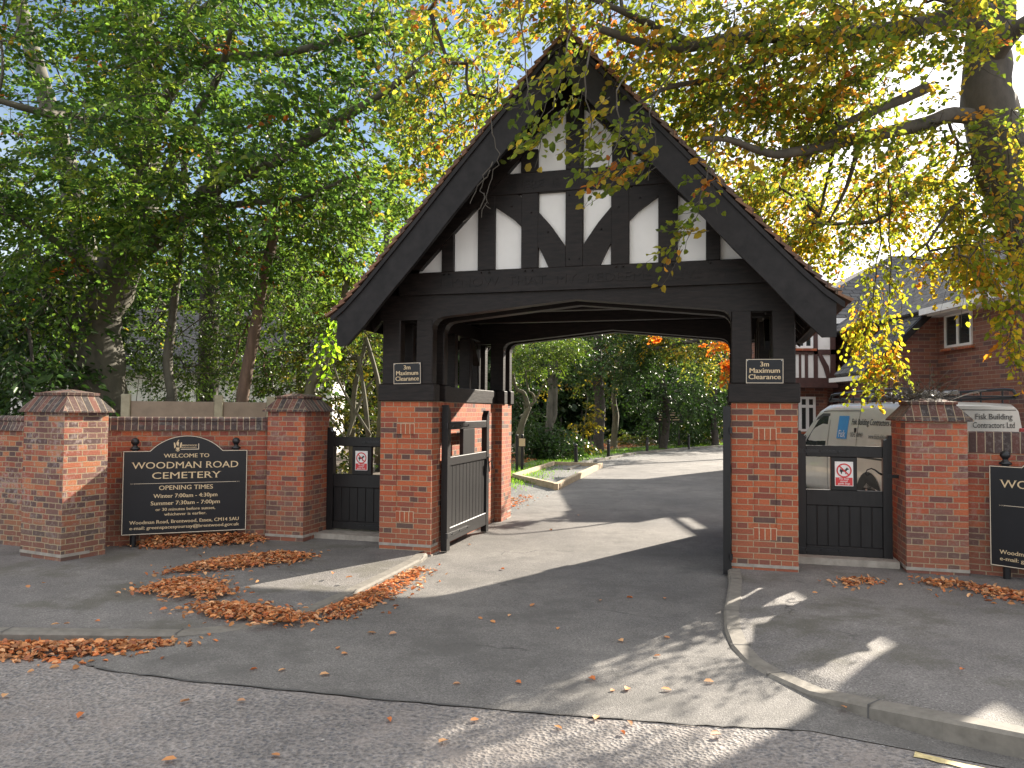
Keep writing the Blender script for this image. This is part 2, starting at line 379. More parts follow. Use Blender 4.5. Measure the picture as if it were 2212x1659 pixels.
# public road, its edge is the seam with the drive
seam = [gp(*p) for p in [(-500, 1400), (165, 1425), (215, 1447), (400, 1470), (800, 1510), (1200, 1545), (1500, 1567), (1750, 1580), (2212, 1668)]]
roadpts = [(-40, 5.6), (-12, 5.35)]+[(p.x, p.y) for p in seam[1:]]+[(12, .5), (40, -9), (40, -40), (-40, -40)]
sheet('road', roadpts, .0, 'road')
# drive from the seam through the gate and round the bend
de = [(.04, 12.0), (.61, 14.16), (1.43, 17.46), (1.97, 19.7), (3.2, 23.3), (6.3, 29.2), (10, 34.7), (17, 40), (30, 45)]
drive = [(p.x, p.y) for p in seam[1:]]+[(5, 3.2), (7, 6), (7.2, 9), (40, 12), (40, 47)]+de[::-1]+[(-.9, 9), (-1.7, 9), (-1.5, 6.1), (-2.3, 5.4), (-3.6, 5.15)]
sheet('driveway', drive, .004, 'drive')
mb = MB()
sp = [(p.x, p.y) for p in seam[1:8]]; fine = []
for i in range(len(sp)-1):
    for k in range(8):
        t = k/8; fine.append((sp[i][0]*(1-t)+sp[i+1][0]*t+random.uniform(-.01, .01), sp[i][1]*(1-t)+sp[i+1][1]*t+random.uniform(-.014, .014)))
for i in range(len(fine)-1):
    (a, b), (c, d) = fine[i], fine[i+1]; w = .008+.004*math.sin(i*1.7)+random.uniform(-.003, .003)
    mb.add([(a, b-w, .008), (c, d-w, .008), (c, d+w, .008), (a, b+w, .008)], [(0, 1, 2, 3)])
struct(mb.build('road_seam', 'seam'))
mb = MB()
for x0, x1 in ((.0, .35), (.42, .55)):
    a = gp(1975, 1632); d = Vector((.83, -.55, 0)); n = Vector((.55, .83, 0))*.035
    p0, p1 = a+d*x0, a+d*x1
    k = 7
    L = [p0.lerp(p1, i/k)+n*random.uniform(.6, 1.1) for i in range(k+1)]+[p0.lerp(p1, i/k)-n*random.uniform(.6, 1.1) for i in range(k, -1, -1)]
    mb.add([(p.x, p.y, .006) for p in L], [tuple(range(len(L)))])
struct(mb.build('road_line', 'yellow'))
# pavements with kerbs. each kerb line: outer edge points and height
def kerbed(name, line, back, hs, kw=.115):
    """line: outer kerb edge, back: pavement polygon behind, hs: kerb heights along the line"""
    L = [Vector((p[0], p[1], 0)) for p in line]; n = len(L); inn = []
    side = None
    cb = sum((Vector((p[0], p[1], 0)) for p in back), Vector())/len(back)
    for i in range(n):
        d = (L[min(i+1, n-1)]-L[max(i-1, 0)]).normalized(); q = Vector((-d.y, d.x, 0))
        if side is None: side = 1 if q.dot(cb-L[i]) > 0 else -1
        inn.append(L[i]+q*side*kw)
    mb = MB()
    for i in range(n-1):
        a, b_, c, d = L[i], L[i+1], inn[i+1], inn[i]; h0, h1 = hs[i], hs[i+1]; e = .02
        ia = a.lerp(d, .16); ib = b_.lerp(c, .16)
        vs = [(a.x, a.y, -.01), (b_.x, b_.y, -.01), (b_.x, b_.y, h1-e*.8), (a.x, a.y, h0-e*.8), (ib.x, ib.y, h1), (ia.x, ia.y, h0), (c.x, c.y, h1), (d.x, d.y, h0), (c.x, c.y, -.01), (d.x, d.y, -.01)]
        mb.add(vs, [(0, 1, 2, 3), (3, 2, 4, 5), (5, 4, 6, 7), (7, 6, 8, 9)])
    struct(mb.build('kerb', 'kerb'))
    pts = [(p.x, p.y, h-.004) for p, h in zip(inn, hs)]+[(p[0], p[1], p[2]) for p in back]
    pts = ccw(pts); mb = MB(); mb.add(pts, [tuple(range(len(pts)))])
    o = struct(mb.build(name, 'pave'))
    for p in o.data.polygons: pass
    return o
lk = [(-9, 5.45), (-5.2, 5.33), (-3.45, 5.22), (-2.33, 5.36), (-1.97, 5.55), (-1.62, 5.86), (-1.35, 6.6), (-1.12, 7.35), (-.93, 8.02), (-.90, 8.30)]
lh = [.095, .085, .075, .03, .016, .016, .028, .04, .05, .055]
kerbed('pavement', lk, [(-.95, 8.42, .055), (-1.0, 9.7, .08), (-3, 10.2, .08), (-6, 9.9, .05), (-12, 11.5, .06), (-12, 5.6, .09)], lh)
rk = [(2.15, 7.62), (2.02, 7.1), (1.83, 6.5), (1.68, 6.06), (1.56, 5.6), (1.50, 5.24), (1.50, 4.95), (1.56, 4.68), (1.68, 4.36), (1.88, 4.05), (2.12, 3.78), (2.5, 3.50), (3.1, 3.12), (4.2, 2.45), (8, .4)]
rh = [.075, .07, .06, .05, .035, .025, .02, .02, .03, .075, .11, .12, .12, .12, .12]
kerbed('pavement', rk, [(12, .5, .12), (12, 5, .12), (6.2, 7.6, .08), (4.2, 8.6, .08), (2.9, 8.9, .08), (2.3, 7.68, .075)], rh)
# joints between the kerb stones
mb = MB()
for i in (2, 3, 6, 8): 
    x, y = lk[i]; mb.add([(x-.006, y-.006, lh[i]+.002), (x+.006, y-.006, lh[i]+.002), (x+.006, y+.13, lh[i]+.002), (x-.006, y+.13, lh[i]+.002)], [(0, 1, 2, 3)])
for i in (1, 3, 5, 7, 9, 11, 12):
    p = Vector((*rk[i], 0)); d = (Vector((*rk[i+1], 0))-Vector((*rk[i-1], 0))).normalized(); q = Vector((-d.y, d.x, 0)); h = rh[i]+.002
    mb.add([(*(p-d*.005).xy, h), (*(p+d*.005).xy, h), (*(p+d*.005+q*.13).xy, h), (*(p-d*.005+q*.13).xy, h), (*(p-d*.005-q*.002).xy, 0), (*(p+d*.005-q*.002).xy, 0)], [(0, 1, 2, 3), (0, 1, 5, 4)])
struct(mb.build('kerb_joint', 'seam'))
# stone steps under the pedestrian gates
mb = MB(); mb.box((-1.66, .35, .02), (-.63, 1.0, .12)); o = mb.build('step', 'cement'); o.location = GW(0, 0); o.rotation_euler = (0, 0, -YAW); struct(o)
mb = MB(); mb.box((3.80, .45, .02), (4.76, 1.05, .14)); o = mb.build('step', 'cement'); o.location = GW(0, 0); o.rotation_euler = (0, 0, -YAW); struct(o)
# inside the cemetery: gravel strip, grass verge, bed
sheet('gravel_strip', [(-1.2, 11.6), (.04, 12.0), (.61, 14.16), (1.43, 17.46), (1.97, 19.7), (3.2, 23.3), (6.3, 29.2), (10, 34.7), (17, 40), (16, 42.2), (9.2, 37.0), (5.1, 31.2), (2.2, 24.8), (.9, 22.0), (.2, 18.5), (-.6, 15), (-1.6, 12.5)], -.002, 'gravel')
sheet('verge', [(-1.6, 12.4), (-.5, 15), (.25, 18.5), (.95, 22.0), (2.2, 24.8), (5.1, 31.2), (9.2, 37.0), (16, 42.2), (15, 44.5), (8, 39.3), (3.7, 32.6), (1.0, 26.4), (-.3, 23), (-1.0, 19), (-1.9, 15.5), (-3.2, 12.8)], .006, 'turf')
# far kerb of the drive
mb = MB()
kp = [(2.05, 20.4), (3.05, 23.9), (5.15, 28.6), (8.4, 33.3), (13, 38)]
for i in range(len(kp)-1):
    a, b_ = Vector((*kp[i], 0)), Vector((*kp[i+1], 0)); d = (b_-a).normalized(); q = Vector((-d.y, d.x, 0))*.55
    a, b_ = a+q, b_+q; q = q.normalized()*.07
    mb.add([(*(a-q).xy, 0), (*(b_-q).xy, 0), (*(b_-q).xy, .07), (*(a-q).xy, .07), (*(b_+q).xy, .07), (*(a+q).xy, .07)], [(0, 1, 2, 3), (3, 2, 4, 5)])
struct(mb.build('kerb', 'kerb'))
# timber edged gravel bed
t = thing('gravel_bed', 'square gravel bed edged with pale timber boards beside the drive beyond the gate', 'gravel bed', (.9, 18, 0))
bp = [Vector((.95, 15.5, 0)), Vector((.02, 17.9, 0)), Vector((1.2, 22.4, 0)), Vector((2.62, 21.9, 0))]
ctr = sum(bp, Vector())/4
mb = MB(); mb.add([(p.x-.9, p.y-18, .03) for p in bp], [(0, 1, 2, 3)]); mb.build('gravel_fill', 'gravel', t)
for i in range(4):
    a, b_ = bp[i], bp[(i+1) % 4]; d = (b_-a).normalized(); q = Vector((-d.y, d.x, 0)); q = q*(1 if q.dot(ctr-a) > 0 else -1)*.10
    e = .0 if i % 2 else .1
    a2, b2 = a+d*e, b_-d*e; off = Vector((.9, 18, 0)); P = [a2-off, b2-off, b2+q-off, a2+q-off]
    mb = MB(); mb.prism([(p.x, p.y) for p in P], 2, 0, .13 if i % 2 else .126); mb.build('edging_board', 'wood', t)

# ================================================================ lychgate
G = thing('lychgate', 'black timber framed lychgate on brick pillars with white plaster gable and tiled roof', 'lychgate', GW(0, 0), -YAW)
W = 3.168; UC = W/2; P_ = .617; ZB = 1.697
def mir(f):
    for s in (0, 1): f((lambda u: u) if s == 0 else (lambda u: W-u), s)
def brick_pillar(U, v0, v1, front, s):
    """a pillar with a recessed panel between soldier courses on its outward face"""
    mb = MB(); sgn = 1 if front else -1; r = .012
    vf, vb = (v0, v1) if front else (v1, v0)
    a, b_ = -P_, 0; pa, pb = -P_+.196, -.206
    zt, zb = 1.335, .48
    c = lambda u, v, z: (U(u), v, z)
    mb.box(c(a, vf+sgn*r, 0), c(b_, vb, ZB))
    mb.box(c(a, vf, 0), c(pa, vf+sgn*r, ZB)); mb.box(c(pb, vf, 0), c(b_, vf+sgn*r, ZB))
    mb.box(c(pa, vf, 0), c(pb, vf+sgn*r, zb-.117)); mb.box(c(pa, vf, zt+.117), c(pb, vf+sgn*r, ZB))
    p = mb.build('pillar', 'brick', G, uvoff=(.0 if s == 0 else -W, 0))
    # keep the bond centred on the face
    for zs0 in (zb-.117, zt):
        mb = MB(); mb.box(c(pa, vf-sgn*.002, zs0), c(pb, vf+sgn*r, zs0+.117)); mb.build('soldier_course', 'soldier', p, uvrot=True, uvoff=(-zs0, -min(U(pa), U(pb))))
    mb = MB(); mb.box(c(a-.003, vf-sgn*.004, .095), c(b_+.004, vf+sgn*.2, .125)); mb.box(c(a-.01, vf-sgn*.008, 0), c(b_+.012, vf+sgn*.25, .02))
    mb.build('mortar_band', 'cement', p)
def side(U, s):
    brick_pillar(U, 0, .5, True, s); brick_pillar(U, 2.73, 3.226, False, s)
    mb = MB(); mb.box((U(-.5), .5, 0), (U(-.1), 2.73, ZB)); mb.build('side_wall', 'brick', G)
    # sill beams on the brickwork
    for (u0, u1, v0, v1, z1) in [(-.64, .03, -.03, .15, 1.89), (-.64, .03, .33, .51, 1.885), (-.64, .03, 2.74, 2.90, 1.885), (-.64, .03, 3.08, 3.25, 1.89), (-.50, -.085, .51, 2.74, 1.882), (-.60, -.1, .15, .33, 1.80)]:
        mb = MB(); mb.box((U(u0), v0, ZB), (U(u1), v1, z1), ch=.008); mb.build('sill_beam', 'timber', G)
    for v0, v1 in ((-.015, .13), (.345, .475), (2.76, 2.89), (3.10, 3.235)):
        for u0, u1 in ((-.60, -.385), (-.195, .0)):
            mb = MB(); mb.box((U(u0), v0, 1.885), (U(u1), v1, 2.66), ch=.01); mb.build('post', 'timber', G)
    for v0, v1 in ((.95, 1.07), (1.55, 1.67), (2.15, 2.27)):
        mb = MB(); mb.box((U(-.46), v0, 1.88), (U(-.3), v1, 2.60), ch=.008); mb.build('post', 'timber', G)
    mb = MB(); mb.box((U(-.58), .14, 2.60), (U(-.33), 3.09, 2.80), ch=.01); mb.build('wall_plate', 'timber', G)
    for v0, v1 in ((.5, .85), (2.72, 2.4)):     # knee braces between post and plate
        mb = MB(); mb.prism([(v0, 2.25), (v1, 2.60), (v1-(v1-v0)*.28, 2.60), (v0, 2.35)], 0, U(-.44), U(-.34)); mb.build('brace', 'timber', G)
mir(side)
# arch beams
def arch(v0, v1, drop=0):
    under = [(0, 2.50), (.008, 2.545), (.03, 2.585), (.07, 2.615), (.13, 2.630)]
    L = [(-.63, 2.88), (-.63, 2.60), (0, 2.60)]+under+[(UC, 2.775)]
    poly = [(u, z-drop) for u, z in L]+[(W-u, z-drop) for u, z in L[:-1][::-1]]
    mb = MB(); mb.prism(poly, 1, v0, v1); return mb.build('arch_beam', 'timber', G)
arch(-.02, .13); arch(.34, .48, .012); arch(2.75, 2.895, .03); arch(3.095, 3.24, .03)
for v0, v1 in ((-.05, .12), (3.11, 3.28)):
    mb = MB(); mb.box((-.40, v0, 2.886), (W+.40, v1, 3.12), ch=.008); tie = mb.build('tie_beam', 'timber', G)
    mb = MB(); mb.box((-.38, v0-.012 if v0 < 1 else v1, 2.872), (W+.38, v0+.03 if v0 < 1 else v1+.012, 2.892)); mb.build('moulding', 'timber', tie)
    if v0 < 1:
        mb = MB(); letter(mb, 'I  KNOW  THAT  MY  REDEEMER  LIVETH', .135, UC+.02, 2.945, v0-.0055, width=3.02, deep=.006); mb.build('lettering', 'timber', tie)
# gable framing, front and back
ZP = lambda u, off=0: 5.40-off-1.09*abs(u-UC)
def gable(v, sg):
    fr = lambda d0, d1: (v+sg*d0, v+sg*d1)
    a, b_ = fr(.05, .08)
    mb = MB(); mb.prism([(-.25, 3.06), (W+.25, 3.06), (UC, ZP(UC, .30))], 1, a, b_); mb.build('plaster_panel', 'plaster', G)
    a, b_ = fr(0, .10)
    st = [(.102, .242), (.519, .713), (1.008, 1.196), (1.49, 1.678), (1.972, 2.16), (2.455, 2.649), (2.926, 3.066)]
    for u0, u1 in st:
        top = min(3.94, max(ZP(u0, .30), ZP(u1, .30))) if not 1.0 < u0 < 2.0 else 3.94
        mb = MB(); mb.box((u0, a, 3.12), (u1, b_, top), ch=.006); mb.build('stud', 'timber', G)
    for u0, u1 in ((1.0, 1.188), (1.49, 1.678), (1.98, 2.168)):
        mb = MB(); mb.box((u0, a, 4.15), (u1, b_, min(ZP(u0, .36), ZP(u1, .36))), ch=.006); mb.build('stud', 'timber', G)
    a2, b2 = fr(-.012, .09)
    mb = MB(); mb.box((.60, a2, 3.925), (W-.60, b2, 4.15), ch=.006); co = mb.build('collar_beam', 'timber', G)
    if sg > 0:
        mb = MB(); letter(mb, 'THERE  IS  NO  DEATH', .115, UC-.02, 3.985, a2-.0055, width=1.42, deep=.006); mb.build('lettering', 'timber', co)
    for k in (0, 1):          # curved braces
        U = (lambda u: u) if k == 0 else (lambda u: W-u)
        o = [(.70, 3.93), (.96, 3.93), (1.14, 3.79), (1.33, 3.57), (1.47, 3.37), (1.49, 3.33), (1.49, 3.12), (1.31, 3.12), (1.22, 3.31), (1.09, 3.49), (.92, 3.66), (.72, 3.80), (.58, 3.84)]
        a3, b3 = fr(.004, .088)
        mb = MB(); mb.prism([(U(p), q) for p, q in o], 1, a3, b3); mb.build('brace', 'timber', G)
        a4, b4 = fr(-.03, .13)
        mb = MB(); mb.prism([(U(UC), ZP(UC, .16)), (U(UC), ZP(UC, .50)), (U(-.14), 3.15), (U(-.45), 3.15)], 1, a4, b4); mb.build('principal_rafter', 'timber', G)
    mb = MB()
    pins = [(u, z) for u in (1.53, 1.64) for z in (3.2, 3.88, 4.2)]+[(u, 3.09) for u in (.14, .2, .57, .66, 1.06, 1.14, 2.03, 2.1, 2.5, 2.6, 2.97)]+[(u, z) for u in (1.04, 1.14, 2.02, 2.12) for z in (3.97, 4.10)]+[(.9, 3.8), (1.12, 3.72), (1.3, 3.5), (2.27, 3.8), (2.05, 3.72), (1.87, 3.5)]
    for u, z in pins: mb.lathe([(.009, v-sg*.035), (.010, v+sg*.02)], (0, 0, 0), 6, axis=1); 
    mb = MB()
    for u, z in pins:
        w_ = -.058 if z < 3.11 else -.018
        mb.lathe([(.007, v+sg*w_), (.011, v+sg*.03)], (u, 0, z), 6, axis=1)
    mb.build('oak_peg', 'timber', G)
gable(-.03, 1); gable(3.26, -1)
# roof
prof = [(0, 5.40), (.25, 5.14), (.5, 4.87), (.75, 4.595), (1.15, 4.15), (1.55, 3.69), (1.87, 3.33), (2.2, 2.965), (2.40, 2.765), (2.56, 2.64)]
def pz(x, P=prof):
    for (a, za), (b_, zb) in zip(P, P[1:]):
        if x <= b_: return za+(zb-za)*(x-a)/(b_-a)
    return P[-1][1]
V0, V1 = -.53, 3.76
for k in (0, 1):
    sg = -1 if k == 0 else 1
    # boarded underside
    mb = MB(); pts = [(UC+sg*x, z-.05) for x, z in prof]+[(UC+sg*x, z-.075) for x, z in prof[::-1]]
    mb.prism(pts, 1, V0+.07, V1-.07); sl = mb.build('roof_slope', 'timber', G)
    # tile courses, each one overlapping the course below
    mb = MB(); nC = 30; xs = [2.57*i/nC for i in range(nC+1)]
    rows = 27
    for i in range(nC):
        x0, x1 = xs[i], xs[i+1]+.035; z0, z1 = pz(x0), pz(x1)
        if x1 > 2.56: z1 = prof[-1][1]-(x1-2.56)*.9
        nx, nz = (z0-z1), (x1-x0); L = math.hypot(nx, nz); nx /= L; nz /= L
        nv = 26; dv = (V1-V0)/nv
        for j in range(nv):
            va, vb = V0+j*dv+random.uniform(-.004, .004), V0+(j+1)*dv-.004; lift = random.uniform(.0, .006); ext = random.uniform(-.006, .006)
            hi, lo = .004, .040+lift
            p = [(UC+sg*(x0+nx*hi), z0+nz*hi-.012), (UC+sg*(x1+ext+nx*lo), z1+nz*lo-.012), (UC+sg*(x1+ext+nx*(lo-.030)), z1+nz*(lo-.030)-.012), (UC+sg*(x0+nx*(hi-.018)), z0+nz*(hi-.018)-.012)]
            mb.prism(p, 1, va, vb)
    mb.build('roof_tiles', 'rooftile', sl)
    # bargeboards front and back, with a fillet under the tiles
    for vv, w_ in ((-.50, .045), (3.69, .045)):
        top = [(x, z-.045) for x, z in prof if x < 2.5]+[(2.49, 2.66)]
        low = [(2.49, 2.285), (2.37, 2.285), (2.16, 2.50), (1.91, 2.79), (1.59, 3.14), (1.15, 3.655), (.75, 4.10), (.35, 4.54), (0, 4.93)]
        mb = MB(); mb.prism([(UC+sg*x, z) for x, z in top+low], 1, vv, vv+w_); bb = mb.build('bargeboard', 'barge', G)
        mb = MB(); pr = [(UC+sg*x, z-.043) for x, z in prof]+[(UC+sg*x, z-.10) for x, z in prof[::-1]]
        mb.prism(pr, 1, vv-.022 if vv < 0 else vv+w_, vv+.001 if vv < 0 else vv+w_+.022); mb.build('moulding', 'barge', bb)
        mb = MB(); lw = low[1:]; pr = [(UC+sg*x, z+.0) for x, z in lw]+[(UC+sg*x, z+.045) for x, z in lw[::-1]]
        mb.prism(pr, 1, vv-.012 if vv < 0 else vv+w_, vv+.001 if vv < 0 else vv+w_+.012); mb.build('moulding', 'barge', bb)
    for i in range(10):
        v = -.30+i*.41
        if abs(v-3.26) < .09: v += .1
        lowr = [(0, 5.22), (1.15, 3.97), (1.87, 3.15), (2.30, 2.66), (2.42, 2.62)]
        mb = MB(); mb.prism([(UC+sg*x, z-.01+.08) for x, z in lowr[:-1]]+[(UC+sg*2.40, 2.60), (UC+sg*2.36, 2.50)]+[(UC+sg*x, z-.10) for x, z in lowr[:-2][::-1]]+[(UC+sg*0, 5.12)], 1, v, v+.07); mb.build('rafter', 'timber', G)
    mb = MB(); mb.box((UC+sg*2.40, -.44, 2.50), (UC+sg*2.425, 3.67, 2.66)); mb.build('eaves_board', 'timber', G)
mb = MB()
for j in range(13):
    v = V0-.01+j*.332
    mb.tube([(UC, v, 5.385), (UC, v+.325, 5.385)], [.085, .078], 12)
mb.build('ridge_tiles', 'rooftile', G, smooth=False)
for v in (1.0, 2.1):
    mb = MB(); mb.box((-.4, v, 2.80), (W+.4, v+.12, 2.98), ch=.01); mb.build('tie_beam', 'timber', G)

# ================================================================ timber gates
def panel_gate(name, label, cat, w, zt_l, zt_r, loc, rz, strap_left=True, group=None, thick=.065, small=True, zs=None):
    """local x across the gate, y through it. front face at y=0"""
    t = thing(name, label, cat, loc, rz, group)
    z0, zb1, zm0, zm1, zr0, zr1 = zs
    sw = .085 if small else .10
    for k, (x0, zt) in enumerate(((0, zt_l), (w-sw, zt_r))):
        s_ = 1 if k == 0 else -1; ox, ix = (x0, x0+sw) if k == 0 else (x0+sw, x0)
        poly = [(ox, z0-.08 if not small else z0), (ox, zt), (ox+s_*sw*.40, zt), (ox+s_*sw*.52, zt-.035), (ox+s_*sw*.8, zt-.055), (ix, zt-.045 if small else zt-.09), (ix, z0-.08 if not small else z0)]
        mb = MB(); mb.prism(poly, 1, -.004, thick+.004); mb.build('stile', 'gatepaint', t)
    mb = MB(); mb.box((sw, 0, zr0), (w-sw, thick, zr1), ch=.006); mb.build('rail', 'gatepaint', t)
    mb = MB(); mb.box((sw, 0, zm0), (w-sw, thick, zm1), ch=.006); mb.build('rail', 'gatepaint', t)
    mb = MB(); mb.box((sw, 0, z0+.01), (w-sw, thick, zb1), ch=.006); mb.build('rail', 'gatepaint', t)
    m0, m1 = w*.36, w*.64
    mb = MB(); mb.box((m0, .008, zm1), (m1, thick-.008, zr0), ch=.005); mb.build('muntin', 'gatepaint', t)
    nb = 7 if small else 11; bw = (w-2*sw)/nb; mb = MB()
    for i in range(nb): mb.box((sw+i*bw+.003, .018, zb1), (sw+(i+1)*bw-.003, thick-.015, zm0), ch=.004)
    mb.box((sw, .026, zb1), (w-sw, thick-.024, zm0)); mb.build('boards', 'gatepaint', t)
    for z in ((zr0+zr1)/2, (z0+zb1)/2+.01):
        mb = MB(); L = w*.52; x0, x1 = (-.02, L) if strap_left else (w+.02, w-L)
        mb.prism([(x0, z-.022), (x1*.9+x0*.1, z-.011), (x1, z+.0), (x1*.9+x0*.1, z+.011), (x0, z+.022)], 1, -.011, -.003)
        for q in (.2, .5, .85):
            xx = x0+(x1-x0)*q; mb.lathe([(.006, -.02), (.010, -.010)], (xx, 0, z), 8, axis=1)
        mb.lathe([(.016, z-.03), (.016, z+.03)], (x0, -.005, 0), 8)
        mb.build('strap_hinge', 'iron', t)
    return t, (m0+m1)/2, (zm1+zr0)/2
def ring(mb, c, r, w, y, mi=0, n=28, a0=0, a1=2*math.pi):
    o = []; fs = []
    for i in range(n+1):
        a = a0+(a1-a0)*i/n
        o += [(c[0]+(r-w/2)*math.cos(a), y, c[1]+(r-w/2)*math.sin(a)), (c[0]+(r+w/2)*math.cos(a), y, c[1]+(r+w/2)*math.sin(a))]
    for i in range(n): fs.append((2*i, 2*i+1, 2*i+3, 2*i+2))
    mb.add(o, fs, mi)
def no_dog_sign(label, loc, rz, w=.165, h=.235):
    t = thing('prohibition_sign', label, 'sign', loc, rz, 'no dogs signs on the side gates')
    mb = MB(); mb.box((-w/2, -.006, -h/2), (w/2, 0, h/2), ch=.002); mb.build('sign_plate', 'signwhite', t)
    y = -.0075; zc = h/2-.085*w/.165; k = w/.165
    mb = MB(); mb.add([(-w/2+.007, y, -h/2+.007), (w/2-.007, y, -h/2+.007), (w/2-.007, y, -h/2+.083*k), (-w/2+.007, y, -h/2+.083*k)], [(0, 1, 2, 3)])
    ring(mb, (0, zc), .062*k, .013*k, y-.002)
    c = .7071; r = .060*k; q = .0062*k
    mb.add([(-r*c-q*c, y-.0022, zc+r*c-q*c), (r*c-q*c, y-.0022, zc-r*c-q*c), (r*c+q*c, y-.0022, zc-r*c+q*c), (-r*c+q*c, y-.0022, zc+r*c+q*c)], [(0, 1, 2, 3)])
    mb.build('red_markings', 'signred', t)
    dog = [(-.040, -.008), (-.036, .006), (-.030, .022), (-.027, .010), (-.010, .008), (.008, .009), (.017, .018), (.020, .030), (.024, .024), (.030, .032), (.032, .022), (.044, .016), (.043, .010), (.030, .008), (.024, -.002), (.020, -.010), (.019, -.034), (.012, -.034), (.011, -.012), (-.014, -.012), (-.018, -.020), (-.019, -.034), (-.027, -.034), (-.028, -.020), (-.034, -.012), (-.035, -.008)]
    mb = MB(); mb.add([(a*k, y-.001, zc+b_*k) for a, b_ in dog], [tuple(range(len(dog)))]); mb.build('dog_symbol', 'ink', t)
    mb = MB()
    for i, s_ in enumerate(('No dogs', 'except', 'guide dogs')): letter(mb, s_, .026*k, 0, -h/2+(.063-.023*i)*k, y-.001, bold=.012, sx=.95)
    mb.build('lettering', 'signwhite', t)
    mb = MB()
    for s_ in (-1, 1): mb.lathe([(.001, -.0095), (.004, -.008), (.004, -.005)], (s_*(w/2-.012), 0, h/2-.012), 8, axis=1)
    mb.build('screw', 'screw', t)
    return t
# side gates
zs = (.13, .235, .65, .81, 1.15, 1.265)
w = .93; tL, mx, mz = panel_gate('side_gate', 'closed black side gate between the small brick pier and the left lychgate pillar', 'gate', w, 1.38, 1.38, GW(-1.625, .62), -YAW, False, 'black side gates', zs=zs)
lt = MB(); lt.tube([(.04, -.02, .98), (.04, -.05, .99), (.09, -.06, 1.02)], .007, 6); lt.build('latch', 'iron', tL)
no_dog_sign('no dogs sign on the side gate left of the lychgate', GW(-1.625+mx, .62+.002, mz), -YAW)
w = .90; tR, mx, mz = panel_gate('side_gate', 'closed black boarded side gate on the right, in front of the parked van', 'gate', w, 1.42, 1.38, GW(3.83, .62), -YAW, True, 'black side gates', zs=zs)
lt = MB()
cur = [(.80, -.012, .985), (.77, -.05, 1.0), (.735, -.05, 1.03), (.70, -.05, 1.045), (.66, -.05, 1.03), (.645, -.05, .995), (.66, -.05, .975), (.68, -.05, .985)]
lt.tube(cur, [.012, .009, .008, .007, .006, .006, .006, .008], 6); lt.box((.86, -.012, .95), (.98, .0, .985)); lt.build('latch', 'iron', tR)
no_dog_sign('no dogs sign on the side gate in front of the van', GW(3.83+mx, .62+.002, mz), -YAW, .175, .25)
# drive gates standing open against the side walls
zl = (.10, .27, .97, 1.07, 1.38, 1.47)
def leaf(label, p, heading, left):
    t, a, b_ = panel_gate('drive_gate', label, 'gate', 1.56, 1.66, 1.60, p, heading, True, 'open drive gates', small=False, zs=zl)
    mb = MB(); mb.tube([(1.52, -.02, .92), (1.52, -.05, .95), (1.545, -.06, .85)], .010, 6); mb.tube([(1.50, -.01, 1.0), (1.50, -.03, .80)], .008, 6); mb.build('latch', 'iron', t)
    return t
leaf('open black drive gate folded back against the left side wall, lit by the sun', GW(.10, .22), R(90)-YAW, True)
tg = leaf('open black drive gate seen edge on against the right pillar', GW(W-.012, -.06), R(90)-YAW, False)
# clearance signs
def clearance(label, u, z, w_, h, tilt):
    t = thing('clearance_sign', label, 'sign', GW(u, -.022, z), -YAW, 'clearance signs on the lychgate')
    t.rotation_euler = (0, tilt, -YAW)
    mb = MB(); mb.box((-w_/2, -.010, -h/2), (w_/2, 0, h/2), ch=.003); mb.build('sign_plate', 'signblack', t)
    mb = MB(); e = .006; g_ = .006
    for a in ((-w_/2+e, -h/2+e, w_/2-e, -h/2+e+g_), (-w_/2+e, h/2-e-g_, w_/2-e, h/2-e), (-w_/2+e, -h/2+e+g_, -w_/2+e+g_, h/2-e-g_), (w_/2-e-g_, -h/2+e+g_, w_/2-e, h/2-e-g_)):
        mb.add([(a[0], -.0115, a[1]), (a[2], -.0115, a[1]), (a[2], -.0115, a[3]), (a[0], -.0115, a[3])], [(0, 1, 2, 3)])
    mb.build('border', 'goldtrim', t)
    mb = MB()
    for i, s_ in enumerate(('3m', 'Maximum', 'Clearance')): letter(mb, s_, .068, 0, h*.5-.078-.062*i, -.0118, bold=.022, sx=1.0, width=(None, w_*.78, w_*.83)[i])
    mb.build('lettering', 'gold', t)
    mb = MB()
    for s_ in (-1, 1): mb.lathe([(.001, -.0145), (.005, -.013), (.005, -.009)], (s_*(w_/2-.02), 0, h/2-.02), 8, axis=1)
    mb.build('screw', 'screw', t)
clearance('black clearance sign on the left posts of the lychgate', -.29, 2.007, .335, .243, R(-1.2))
clearance('black clearance sign on the right posts of the lychgate', 3.48, 2.006, .358, .248, R(.3))

